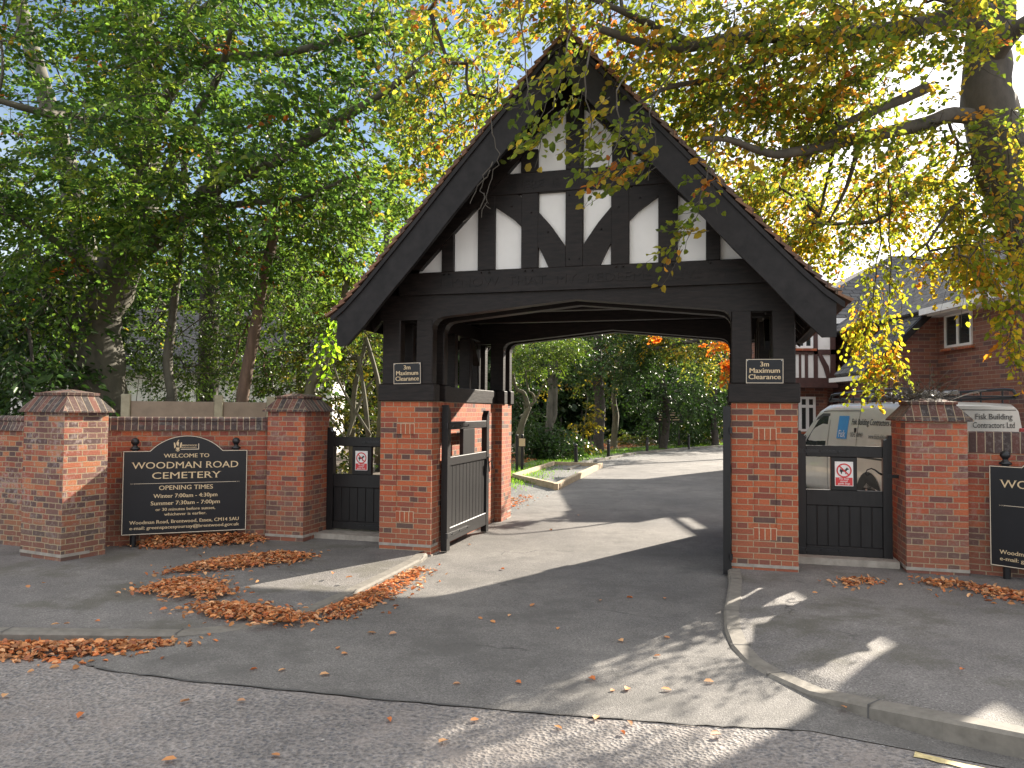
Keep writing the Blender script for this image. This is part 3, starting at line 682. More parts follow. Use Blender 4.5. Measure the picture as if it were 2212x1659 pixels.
# ================================================================ piers and garden walls
def pier(label, C, heading, w_, d, zs_, cap_h, mat, ov=.045, group='brick gate piers'):
    """C front-left corner (world), heading of its front face"""
    t = thing('brick_pier', label, 'pier', C, heading, group)
    mb = MB(); mb.box((0, 0, 0), (w_, d, zs_)); mb.build('shaft', mat, t)
    z0 = zs_; z1 = zs_+cap_h*.76; z2 = zs_+cap_h*.90; z3 = zs_+cap_h*1.06
    i = .075
    def q(o, z): return [(-o, -o, z), (w_+o, -o, z), (w_+o, d+o, z), (-o, d+o, z)]
    vs = q(0, z0-.001)+q(ov, z0)+q(ov, z0+.015)+q(-i, z1)+q(-i+.012, z1+.004)+q(-i+.016, z2)+q(-i-.02, z2+.004)+q(-w_*.36, z3)
    fs = []
    for k in range(7):
        for j in range(4): fs.append((k*4+j, k*4+(j+1) % 4, k*4+4+(j+1) % 4, k*4+4+j))
    fs.append((28, 29, 30, 31))
    mb = MB(); mb.add(vs, fs); mb.build('cap', 'cap', t, uvrot=True)
    mb = MB(); mb.box((-.006, -.006, .10), (w_+.006, .3, .13)); mb.build('mortar_band', 'cement', t)
    return t
pier('tall worn brick pier at the far left, lit by a patch of sun', (-5.08, 7.95, 0), math.atan2(-.30, .60), .665, .48, 1.55, .225, 'oldbrick2')
pier('brick pier between the left welcome board and the side gate', GW(-2.13, .10), -YAW, .495, .58, 1.57, .205, 'oldbrick')
pier('brick pier with dead twigs on top, in front of the van', GW(4.79, .30), -YAW, .535, .66, 1.53, .21, 'oldbrick')
def gwall(label, a, b_, th, z0, z1, mat, roll):
    """a garden wall between two ground points; coping on top"""
    a, b_ = Vector((*a, 0)), Vector((*b_, 0)); L = (b_-a).length; h = math.atan2((b_-a).y, (b_-a).x)
    t = thing('garden_wall', label, 'wall', a, h, 'brick boundary walls')
    mb = MB(); mb.box((0, 0, 0), (L, th, z0)); mb.build('brickwork', mat, t)
    mb = MB()
    if roll:   # rounded saddleback of specials
        pr = [(-.035, z0), (-.035, z0+.012), (-.012, z0+.06), (.0, z0+.10), (-.012, z0+.115), (-.008, z0+.14), (.02, z1), (th-.02, z1), (th+.01, z0+.12), (th+.035, z0+.01), (th+.035, z0)]
    else: pr = [(-.008, z0), (-.008, z1-.01), (.0, z1), (th, z1), (th+.008, z1-.01), (th+.008, z0)]
    mb.prism(pr, 0, 0, L); mb.build('coping', 'coping', t, uvrot=True, uvoff=(-z0+.01, 0))
    return t
gwall('brick boundary wall behind the left welcome board', (-4.62, 8.50), (-2.86, 9.16), .23, 1.345, 1.50, 'oldbrick', True)
gwall('weathered brick boundary wall left of the tall worn pier', (-9.5, 10.1), (-5.0, 8.32), .23, 1.335, 1.50, 'oldbrick2', True)
gwall('brick boundary wall behind the right welcome board', (GW(5.30, .45).x, GW(5.30, .45).y), (9.2, 4.7), .23, 1.235, 1.435, 'oldbrick', False)

# ================================================================ welcome boards
def board(label, loc, rz):
    t = thing('welcome_board', label, 'sign', loc, rz, 'welcome boards by the entrance')
    w_ = 1.30; z0, z1, z2 = .195, 1.125, 1.295
    def outline(i):
        pts = [(i, z0+i), (w_-i, z0+i), (w_-i, z1-i)]
        a, b_ = w_*.795-i*.6, w_*.205+i*.6
        pts.append((a, z1-i)); c = w_/2; hw = (a-b_)/2
        rr = (hw*hw+(z2-z1)**2)/(2*(z2-z1)); 
        for k in range(1, 20):
            x = a-(a-b_)*k/20; pts.append((x, z2-i-rr+math.sqrt(max(0, rr*rr-(x-c)**2))))
        pts += [(b_, z1-i), (i, z1-i)]; return pts
    mb = MB(); mb.prism(outline(0), 1, -.02, 0); bd = mb.build('panel', 'signblack', t)
    o, i = outline(.004), outline(.011); n = len(o)
    mb = MB(); mb.add([(x, -.0215, z) for x, z in o]+[(x, -.0215, z) for x, z in i], [(k, (k+1) % n, n+(k+1) % n, n+k) for k in range(n)]); mb.build('border', 'goldtrim', t)
    c = w_/2; y = -.022; mb = MB()
    for s_, sz, z, wd, bo in (('WELCOME TO', .062, 1.045, .475, .012), ('WOODMAN ROAD', .105, .925, 1.11, .004), ('CEMETERY', .105, .81, .72, .004), ('OPENING TIMES', .070, .685, .56, .010),
                              ('Winter 7:00am - 4:30pm', .062, .597, .67, .014), ('Summer 7:30am - 7:00pm', .062, .517, .72, .014), ('or 30 minutes before sunset,', .046, .452, .62, .012), ('whichever is earlier.', .046, .397, .44, .012),
                              ('Woodman Road, Brentwood, Essex, CM14 5AU', .054, .313, 1.14, .012), ('e-mail: greenspacesyoursay@brentwood.gov.uk', .050, .253, 1.14, .012)):
        letter(mb, s_, sz, c, z, y, bold=bo, serif=True, width=wd)
    mb.build('lettering', 'gold', t)
    mb = MB()
    mb.add([(.12, y, .757), (w_-.12, y, .757), (w_-.12, y, .7615), (.12, y, .7615)], [(0, 1, 2, 3)])
    for s_ in (0, 1):
        X = (lambda q: q) if s_ == 0 else (lambda q: w_-q)
        for k in range(3):
            q = .095+k*.018; mb.add([(X(q), y-.0005, .759), (X(q-.014), y-.0005, .767), (X(q-.006), y-.0005, .759), (X(q-.014), y-.0005, .751)], [(0, 1, 2, 3)])
    # council crest and plate
    cx, cz = .585, 1.145
    mb.add([(cx+a, y, cz+b_) for a, b_ in [(.0, -.012), (.19, -.012), (.19, .055), (.182, .055), (.182, -.004), (.0, -.004)]], [tuple(range(6))])
    mb.build('ornament', 'goldtrim', t)
    mb = MB()
    def poly(P, yy=y): mb.add([(cx+a, yy, cz+b_) for a, b_ in P], [tuple(range(len(P)))])
    poly([(-.052, .012), (-.012, .012), (-.018, -.012), (-.032, -.024), (-.046, -.012)])
    poly([(-.075, .068), (-.066, .070), (-.060, .062), (-.052, .030), (-.058, .010), (-.068, .004)])
    poly([(.011, .068), (.002, .070), (-.004, .062), (-.012, .030), (-.006, .010), (.004, .004)])
    poly([(-.048, .062), (-.040, .080), (-.030, .082), (-.018, .062), (-.022, .05), (-.028, .02), (-.034, .035), (-.044, .04)])
    poly([(-.038, .084), (-.030, .096), (-.016, .104), (-.024, .092), (-.028, .082)])
    poly([(-.058, -.004), (-.050, -.024), (-.032, -.034), (-.014, -.024), (-.006, -.004), (-.014, -.016), (-.032, -.028), (-.050, -.016)])
    letter(mb, 'BRENTWOOD', .026, cx+.012, cz+.027, y, bold=.02, align='LEFT', width=.155)
    letter(mb, 'BOROUGH COUNCIL', .017, cx+.012, cz+.006, y, bold=.02, align='LEFT', width=.152)
    mb.build('crest', 'gold', t)
    for x in (.115, w_-.125):
        mb = MB(); mb.tube([(x, .045, -.02), (x, .045, 1.14)], .032, 14); po = mb.build('post', 'iron', t, smooth=False)
        mb = MB(); mb.lathe([(.036, 1.13), (.052, 1.135), (.054, 1.15), (.030, 1.165), (.022, 1.178), (.026, 1.19), (.040, 1.205), (.044, 1.225), (.037, 1.247), (.018, 1.262), (.004, 1.266)], (x, .045, 0), 16); mb.build('finial', 'iron', po, smooth=True)
    return t
board('black welcome board in full view in front of the left wall', (-4.29, 8.44, 0), R(22))
board('black welcome board cut off by the right edge, in front of the right wall', (4.50, 7.19, 0), R(-52))
# ================================================================ van (local: x forward from the rear doors, y to its left, side seen is y=+)
V = thing('van', 'silver white panel van with black roof rack parked behind the right side gate', 'van', (6.05, 10.25, 0), R(89))
VL, VH, VWd = 4.72, 1.76, .87
def roofz(s):
    pts = [(0, 1.70), (.10, 1.745), (.5, 1.765), (2.25, 1.765), (2.6, 1.745), (2.9, 1.66), (3.45, 1.27), (3.65, 1.17), (4.2, 1.04), (4.55, .86), (4.72, .55)]
    for (a, za), (b_, zb) in zip(pts, pts[1:]):
        if s <= b_: return za+(zb-za)*(s-a)/(b_-a)
    return pts[-1][1]
def halfw(s, z):
    w_ = VWd
    if z > 1.0: w_ -= (z-1.0)**1.5*.17
    if z < .45: w_ -= (.45-z)*.12
    if s > 3.9: w_ -= (s-3.9)**2*.28
    if s < .08: w_ -= (.08-s)*.35
    return w_
ss = [0, .03, .10, .3, .6, .9, 1.2, 1.6, 2.0, 2.25, 2.4, 2.6, 2.75, 2.9, 3.05, 3.25, 3.45, 3.65, 3.9, 4.2, 4.4, 4.55, 4.66, 4.72]
mb = MB(); nz_ = 12; nr = 8; ring_ = []
for s_ in ss:
    top = roofz(s_); r_ = min(.10, (top-.28)*.25); rowp = []
    zz = [.28+(top-r_-.28)*j/nz_ for j in range(nz_+1)]
    for z in zz: rowp.append((s_, halfw(s_, z), z))
    hw = halfw(s_, top-r_)
    for k in range(1, 5):
        a = k/4*math.pi/2; rowp.append((s_, hw-r_+r_*math.cos(a), top-r_+r_*math.sin(a)))
    rowp.append((s_, hw*.45, top+.012)); full = rowp+[(p[0], -p[1], p[2]) for p in rowp[::-1]]; ring_.append(full)
nn = len(ring_[0]); vs = [p for r_ in ring_ for p in r_]; fs = []
for i in range(len(ss)-1):
    for j in range(nn-1): fs.append((i*nn+j, (i+1)*nn+j, (i+1)*nn+j+1, i*nn+j+1))
    fs.append((i*nn+nn-1, (i+1)*nn+nn-1, (i+1)*nn, i*nn))
fs += [tuple(range(nn)), tuple(range((len(ss)-1)*nn, len(ss)*nn))[::-1]]
mb.add(vs, fs); body = mb.build('body', 'van', V, smooth=False)
for p in body.data.polygons: p.use_smooth = len(p.vertices) == 4
def sideface(P, e, name, mat, parent, y_sign=1):
    """a sheet hugging the body side"""
    mb = MB(); mb.add([(s_, y_sign*(halfw(s_, z)+e), z) for s_, z in P], [tuple(range(len(P)))]); return mb.build(name, mat, parent)
for sg in (1, -1):
    sideface([(2.45, 1.03), (2.45, 1.55), (2.68, 1.55), (2.86, 1.48), (3.30, 1.12), (3.36, 1.02)], .006, 'window', 'glass', body, sg)
    sideface([(2.41, 1.0), (2.41, 1.60), (2.72, 1.60), (2.92, 1.53), (3.38, 1.14), (3.44, .99)], .003, 'window_surround', 'ink', body, sg)
mb = MB()
def seamline(P, w_=.006):
    for (a, b_), (c, d) in zip(P, P[1:]):
        L = math.hypot(c-a, d-b_); nx, nzz = -(d-b_)/L*w_, (c-a)/L*w_
        Q = [(a-nx, b_-nzz), (c-nx, d-nzz), (c+nx, d+nzz), (a+nx, b_+nzz)]
        mb.add([(s_, halfw(s_, z)+.004, z) for s_, z in Q], [(0, 1, 2, 3)])
zz = [.32+(1.66-.32)*k/8 for k in range(9)]
for x in (2.36, 1.28, 3.46):
    seamline([(x, z) for z in zz if z < roofz(x)-.1])
seamline([(1.28, 1.64), (1.7, 1.64), (2.36, 1.64), (2.7, 1.63)]); seamline([(.12, .95), (.5, .95), (.9, .95), (1.28, .95)], .014)
mb.build('door_seam', 'ink', body)
sideface([(.1, .50), (4.4, .50), (4.4, .40), (.1, .40)], .012, 'rubbing_strip', 'ink', body)
for s_ in (.86, 3.78):
    mb = MB(); P = [(s_+.42*math.cos(a), .33+.42*math.sin(a)) for a in [math.pi*k/16 for k in range(17)]]
    mb.add([(x, halfw(x, z)+.007, z) for x, z in P]+[(s_-.42, halfw(s_, .27), .27), (s_+.42, halfw(s_, .27), .27)], [tuple(range(17))+(17, 18)]); mb.build('wheel_arch', 'ink', body)
    for sg in (1, -1):
        cy = sg*(VWd-.10)
        mb = MB(); mb.lathe([(.20, cy-.10), (.29, cy-.10), (.315, cy-.07), (.315, cy+.07), (.29, cy+.10), (.20, cy+.10)], (s_, 0, .315), 28, axis=1)
        wh = mb.build('wheel', 'tyre', V, smooth=False)
        mb = MB(); mb.lathe([(.20, cy+sg*.085), (.195, cy+sg*.10), (.17, cy+sg*.06), (.06, cy+sg*.075), (.05, cy+sg*.10), (.0, cy+sg*.105)], (s_, 0, .315), 28, axis=1)
        for k in range(5):
            a = 2*math.pi*k/5; mb.tube([(s_+.05*math.cos(a), cy+sg*.095, .315+.05*math.sin(a)), (s_+.19*math.cos(a), cy+sg*.10, .315+.19*math.sin(a))], .022, 6)
        mb.build('rim', 'rim', wh)
# livery
mb = MB(); P = [(2.02, 1.56), (1.64, 1.56), (1.64, 1.20), (2.02, 1.20)]; sideface(P, .006, 'livery_panel', 'blue', body)
T = lambda x0, z0, e: (lambda p, q, d: (x0-p, halfw(1.5, z0+q)+e, z0+q))
mb = MB(); letter(mb, 'Fisk', .16, 0, 0, 0, serif=True, width=.26, T=T(1.83, 1.225, .008)); mb.build('lettering', 'signwhite', body)
mb = MB(); letter(mb, 'Fisk Building Contractors Ltd', .13, 0, 0, 0, bold=.012, serif=True, width=1.40, T=T(.82, 1.43, .007))
letter(mb, '01245 408969', .10, 0, 0, 0, serif=True, width=.42, T=T(1.30, 1.245, .007)); letter(mb, 'www.fiskbuilding.co.uk', .10, 0, 0, 0, serif=True, width=.75, T=T(.52, 1.235, .007)); mb.build('lettering', 'ink', body)
mb = MB(); mb.box((1.34, halfw(2, 1.33)-.01, 1.31), (1.37, halfw(2, 1.33)+.02, 1.38), ch=.005); mb.build('door_handle', 'iron', body)
# rear doors
mb = MB(); mb.box((-.006, -.006, .38), (-.001, .006, 1.66)); mb.box((-.006, -.72, 1.655), (-.001, .72, 1.665)); mb.box((-.006, -.76, .36), (-.001, .76, .37))
mb.build('door_seam', 'ink', body)
mb = MB(); letter(mb, 'Fisk Building', .11, 0, 0, 0, serif=True, width=.50, T=lambda p, q, d: (-.008, -.42-p, 1.535+q)); letter(mb, 'Contractors Ltd', .11, 0, 0, 0, serif=True, width=.56, T=lambda p, q, d: (-.008, -.42-p, 1.42+q)); mb.build('lettering', 'ink', body)
mb = MB(); mb.box((-.03, -.06, 1.20), (-.002, -.03, 1.32), ch=.006); mb.build('door_handle', 'iron', body)
for sg in (1, -1):
    mb = MB(); mb.box((-.012, sg*.76, 1.0), (.03, sg*.845, 1.42), ch=.01); mb.build('tail_light', 'redlight', body)
mb = MB(); mb.box((-.015, .10, 1.68), (.05, .50, 1.715), ch=.008); mb.build('brake_light', 'redlight', body)
mb = MB(); mb.box((-.02, -.84, .25), (.08, .84, .36), ch=.02); mb.build('bumper', 'tyre', body)
mb = MB(); mb.lathe([(.01, 0), (.075, .01), (.085, .03), (.07, .06)], (0, 0, 0), 12); mm = mb.build('wing_mirror', 'ink', V, smooth=True); mm.scale = (.8, 1.4, 2.6); mm.location = (3.45, VWd+.12, 1.05)
rk_ = thing('roof_rack', 'black tubular roof rack with a ladder bar on top of the van', 'roof rack', (6.05, 10.25, 0), R(89))
for sg in (1, -1):
    mb = MB(); y = sg*.70
    mb.tube([(2.72, y*.97, 1.80), (2.58, y, 1.90), (2.45, y, 1.915), (1.5, y, 1.93), (.2, y, 1.945), (.02, y, 1.93), (-.06, y, 1.84)], .021, 8); mb.build('rail', 'iron', rk_)
    mb = MB(); mb.tube([(2.72, y*.97, 1.80), (2.4, y, 1.81), (.0, y, 1.82), (-.06, y, 1.84)], .018, 8); mb.build('rail', 'iron', rk_)
    mb = MB()
    for x in (.25, .75, 1.25, 1.75, 2.25): mb.tube([(x, y, 1.74), (x, y, 1.93)], .012, 6)
    mb.build('upright', 'iron', rk_)
mb = MB()
for x in (-.02, .75, 1.5, 2.2, 2.72): mb.tube([(x, -.70, 1.84), (x, .70, 1.84)], .013, 6)
mb.build('crossbar', 'iron', rk_)
mb = MB()
for sg in (1, -1): mb.box((-.25, .32+sg*.14-.012, 1.86), (1.9, .32+sg*.14+.012, 1.915), ch=.004)
for k in range(8): mb.tube([(-.1+k*.26, .18, 1.887), (-.1+k*.26, .46, 1.887)], .011, 6)
tl = mb.build('ladder', 'rim'); tl.location = (6.05, 10.25, 0); tl.rotation_euler = (0, 0, R(89)); tag(tl, 'pale ladder lying on the roof rack of the van', 'ladder')

# ================================================================ house on the right
H = thing('house', 'brick house with grey tiled roofs and a jettied timber framed bay behind the van', 'house', (6.3, 14, 0))
ho = Vector((6.3, 14, 0))
HK = 1.0
def hk(p): return (p[0]*HK, p[1]*HK, 1.6+(p[2]-1.6)*HK if p[2] > .01 else 0)
def hb(a, b_, name, mat, parent=H, ch=0, uvrot=False):
    a, b_ = hk(a), hk(b_)
    mb = MB(); mb.box([p-q for p, q in zip(a, ho)], [p-q for p, q in zip(b_, ho)], ch=ch); return mb.build(name, mat, parent, uvrot=uvrot)
def window(cx, cz, w_, h, face, pos, cols=2, top=0):
    """face 'y': in a wall facing -y at y=pos; 'x': in a wall facing -x at x=pos"""
    def B(a0, a1, d0, d1, z0, z1, name, mat, par):
        if face == 'y': return hb((cx+a0, pos+d0, z0), (cx+a1, pos+d1, z1), name, mat, par)
        return hb((pos+d0, cx+a0, z0), (pos+d1, cx+a1, z1), name, mat, par)
    f = B(-w_/2, w_/2, -.03, .02, cz-h/2, cz-h/2+.05, 'window', 'white', H)
    for a0, a1, z0, z1 in [(-w_/2, w_/2, cz+h/2-.05, cz+h/2), (-w_/2, -w_/2+.05, cz-h/2+.05, cz+h/2-.05), (w_/2-.05, w_/2, cz-h/2+.05, cz+h/2-.05)]+[(-w_/2+w_*k/cols-.03, -w_/2+w_*k/cols+.03, cz-h/2+.05, cz+h/2-.05) for k in range(1, cols)]:
        B(a0, a1, -.03, .02, z0, z1, 'frame', 'white', f)
    if top: B(-w_/2+.05, w_/2-.05, -.028, .018, cz+h/2-top-.03, cz+h/2-top+.03, 'frame', 'white', f)
    B(-w_/2+.04, w_/2-.04, -.012, -.004, cz-h/2+.04, cz+h/2-.04, 'pane', 'glass', f)
    B(-w_/2-.06, w_/2+.06, -.07, .0, cz-h/2-.05, cz-h/2, 'sill', 'brick', f)
# main block, set back behind the wing
HK = 1.10
hb((6.2, 16.6, 0), (9.8, 20.2, 3.6), 'wall', 'housebrick')
def hroof(poly3, name='roof', mat='housetile', th=.08, parent=H):
    mb = MB(); n = len(poly3); P = [Vector(hk(p))-ho for p in poly3]; nn_ = (P[1]-P[0]).cross(P[2]-P[0]).normalized()
    if nn_.z < 0: nn_ = -nn_
    mb.add([p for p in P]+[p-nn_*th for p in P], [tuple(range(n)), tuple(range(2*n-1, n-1, -1))]+[(i, (i+1) % n, n+(i+1) % n, n+i) for i in range(n)])
    return mb.build(name, mat, parent)
hroof([(5.9, 16.35, 3.67), (12, 16.35, 3.67), (12, 19.2, 5.6), (9.6, 19.2, 5.6)])
hroof([(5.9, 22.05, 3.67), (12, 22.05, 3.67), (12, 19.2, 5.6), (9.6, 19.2, 5.6)]); hroof([(5.9, 16.35, 3.67), (9.6, 19.2, 5.6), (5.9, 22.05, 3.67)])
hb((5.9, 16.25, 3.52), (7.9, 16.33, 3.64), 'gutter', 'white')
# right wing: its flank runs towards the street
HK = 1.0
hb((7.70, 11.2, 0), (12.5, 18.3, 3.5), 'wall', 'housebrick')
hb((6.62, 13.75, 0), (7.70, 14.85, 2.55), 'wall', 'housebrick')
mb = MB(); mb.prism([(6.62, 2.55), (7.72, 2.55), (7.72, 3.62)], 1, 13.75, 13.95); mb.v = [(x-6.3, y-14, z) for x, y, z in mb.v]; mb.build('gable', 'housebrick', H)
hroof([(6.30, 13.62, 2.36), (7.72, 13.62, 3.72), (7.72, 14.9, 3.72), (6.30, 14.9, 2.36)])
hroof([(7.30, 11.1, 3.44), (10.1, 11.1, 5.4), (10.1, 18.9, 5.4), (7.30, 18.9, 3.44)])
mb = MB(); mb.prism([(7.70-6.3, 3.5), (12.5-6.3, 3.5), (10.1-6.3, 5.3)], 1, 11.2-14, 11.3-14); mb.build('gable', 'housebrick', H)
hroof([(12.9, 11.1, 3.44), (10.1, 11.1, 5.4), (10.1, 18.9, 5.4), (12.9, 18.9, 3.44)])
hb((7.28, 11.1, 3.36), (7.40, 13.6, 3.47), 'gutter', 'white'); hb((7.40, 11.1, 3.34), (7.70, 13.7, 3.39), 'soffit', 'white')
mb = MB(); mb.prism([(6.24, 2.28), (6.30, 2.20), (7.74, 3.58), (7.70, 3.70)], 1, 13.55, 13.60); mb.v = [(x-6.3, y-14, z) for x, y, z in mb.v]; mb.build('verge_board', 'barge', H)
hb((6.2, 13.6, 2.20), (6.30, 14.9, 2.28), 'gutter', 'white')
window(13.10, 3.06, .80, .60, 'x', 7.70, 2)
HK = 1.10
window(6.13, 1.58, .34, .72, 'y', 15.83, 2, .2)
hb((5.80, 15.85, 0), (6.56, 16.6, 2.15), 'wall', 'housebrick')
# jettied bay
hb((5.70, 15.55, 2.20), (6.60, 16.6, 3.60), 'bay', 'plaster')
hb((5.66, 15.50, 2.12), (6.64, 16.6, 2.20), 'bressumer', 'brownpaint')
bay = []
for x0, x1, z0, z1 in [(5.70, 6.60, 2.20, 2.32), (5.70, 6.60, 2.80, 2.90), (5.70, 6.60, 3.48, 3.60), (5.70, 5.78, 2.32, 3.48), (5.86, 5.90, 2.32, 2.80), (5.98, 6.04, 2.32, 2.80), (6.16, 6.24, 2.32, 3.48), (6.50, 6.60, 2.32, 3.48)]:
    hb((x0, 15.52, z0), (x1, 15.56, z1), 'bay_timber', 'brownpaint')
mb = MB(); mb.prism([(6.24, 2.80), (6.32, 2.80), (6.46, 2.55), (6.50, 2.32), (6.42, 2.32), (6.36, 2.52)], 1, 15.515, 15.56); mb.v = [tuple(Vector(hk(p))-ho) for p in mb.v]; mb.build('bay_timber', 'brownpaint', H)
window(5.97, 3.14, .34, .44, 'y', 15.54, 2)
HK = 1.0
mb = MB(); mb.tube([(7.39-6.3, 18.1-14, 0), (7.39-6.3, 18.1-14, 3.6)], .045, 8); mb.build('drainpipe', 'iron', H)
mb = MB(); mb.tube([(6.50-6.3, 13.68-14, 0), (6.50-6.3, 13.68-14, 2.25)], .04, 8); mb.build('drainpipe', 'iron', H)
mb = MB()
P = [(7.1+.33*math.cos(a), 1.35+.33*math.sin(a)) for a in [math.pi*k/12 for k in range(13)]]
mb.add([(x-6.3, 13.745-14, z) for x, z in P]+[(7.43-6.3, -.255, 0), (6.77-6.3, -.255, 0)][::-1], [tuple(range(15))]); mb.build('doorway', 'ink', H)

# ================================================================ things beyond
def bollard(x, y, lean=0):
    t = thing('bollard', 'x', 'bollard', (x, y, 0), 0, 'black bollards along the far edge of the drive'); t.rotation_euler = (0, lean, 0)
    mb = MB(); mb.lathe([(.055, 0), (.055, .50), (.045, .52)], (0, 0, 0), 12); mb.build('post', 'iron', t)
    mb = MB(); mb.lathe([(.03, .52), (.052, .54), (.058, .575), (.045, .61), (.01, .635)], (0, 0, 0), 12); mb.build('cap', 'iron', t, smooth=True); return t
bs = [(1.95, 23.0, -.04, 'nearest black bollard, leaning, behind the gravel bed'), (3.33, 26.2, 0, 'second black bollard along the verge beyond the gate'),
      (5.29, 29.8, 0, 'black bollard left of the black notice board beyond the gate'), (7.68, 33.1, 0, 'farthest black bollard, right of the black notice board')]
b0 = None
for x, y, l, lab in bs:
    if b0 is None: b0 = bollard(x, y, l); o = b0
    else:
        o = b0.copy(); link(o); o.location = (x, y, 0); o.rotation_euler = (0, l, 0)
        for ch in list(b0.children): c = ch.copy(); link(c); c.parent = o
    o['label'] = lab
t = thing('notice_board', 'black notice board on two tall posts at the wood edge beyond the gate', 'sign', (7.35, 35.6, 0))
for x in (-.5, .5):
    mb = MB(); mb.tube([(x*.9, 0, 0), (x*.9, 0, 1.75)], .055, 8); mb.build('post', 'iron', t)
mb = MB(); mb.box((-.68, -.09, 1.12), (.68, -.06, 1.80)); pn = mb.build('panel', 'signblack', t)
mb = MB()
for i in range(5): mb.box((-.5, -.095, 1.66-.11*i), (.5, -.091, 1.70-.11*i))
mb.build('lettering', 'gold', pn)
t = thing('marker_post', 'pair of short black posts with a small tan plate, on the grass beyond the arch', 'post', (.20, 20.0, 0))
for x, yy in ((-.06, 0), (.08, .12)):
    mb = MB(); mb.tube([(x, yy, 0), (x, yy, .90)], .036, 8); po = mb.build('post', 'iron', t)
    mb = MB(); mb.lathe([(.04, .90), (.025, .92), (.038, .94), (.04, .965), (.012, .99)], (x, yy, 0), 10); mb.build('finial', 'iron', po, smooth=True)
mb = MB(); mb.box((-.02, -.05, .66), (.17, -.037, .90)); pn = mb.build('plate', 'signblack', t); mb = MB(); mb.box((-.005, -.056, .68), (.155, -.051, .88)); mb.build('plate_face', 'gold', pn)

# concrete fence behind the left wall
t = thing('concrete_fence', 'pale concrete panel fence with square posts behind the left boundary wall', 'fence', (-5.4, 10.8, 0))
fo = Vector((-5.4, 10.8, 0)); A, B = Vector((-6.0, 10.75, 0)), Vector((-3.6, 11.55, 0)); d = (B-A)
for q, h in ((.20, 1.80), (.69, 1.80), (.98, 1.79)):
    p = A+d*q-fo; mb = MB(); mb.box((-.06, -.06, 0), (.06, .06, h), ch=.01); o = mb.build('post', 'concpost', t); o.location = p; o.rotation_euler = (0, 0, .32)
for q0, q1 in ((.20, .69), (.69, .98)):
    p0, p1 = A+d*q0-fo, A+d*q1-fo; L = (p1-p0).length
    for k in range(6):
        mb = MB(); mb.box((.06, -.02, .05+k*.276), (L-.06, .02, .32+k*.276), ch=.008); o = mb.build('panel', 'concpanel', t); o.location = p0; o.rotation_euler = (0, 0, .32)
# white outbuilding glimpsed through the trees
t = thing('outbuilding', 'white walled building with grey tiled roof glimpsed through the trees at left', 'building', (-11, 25, 0), .15)
mb = MB(); mb.box((-5, 0, 0), (5, 6, 2.9)); mb.build('wall', 'plaster', t)
mb = MB(); mb.prism([(-.4, 2.75), (6.4, 2.75), (3, 5.2)], 0, -5.3, 5.3); mb.build('roof', 'housetile', t)

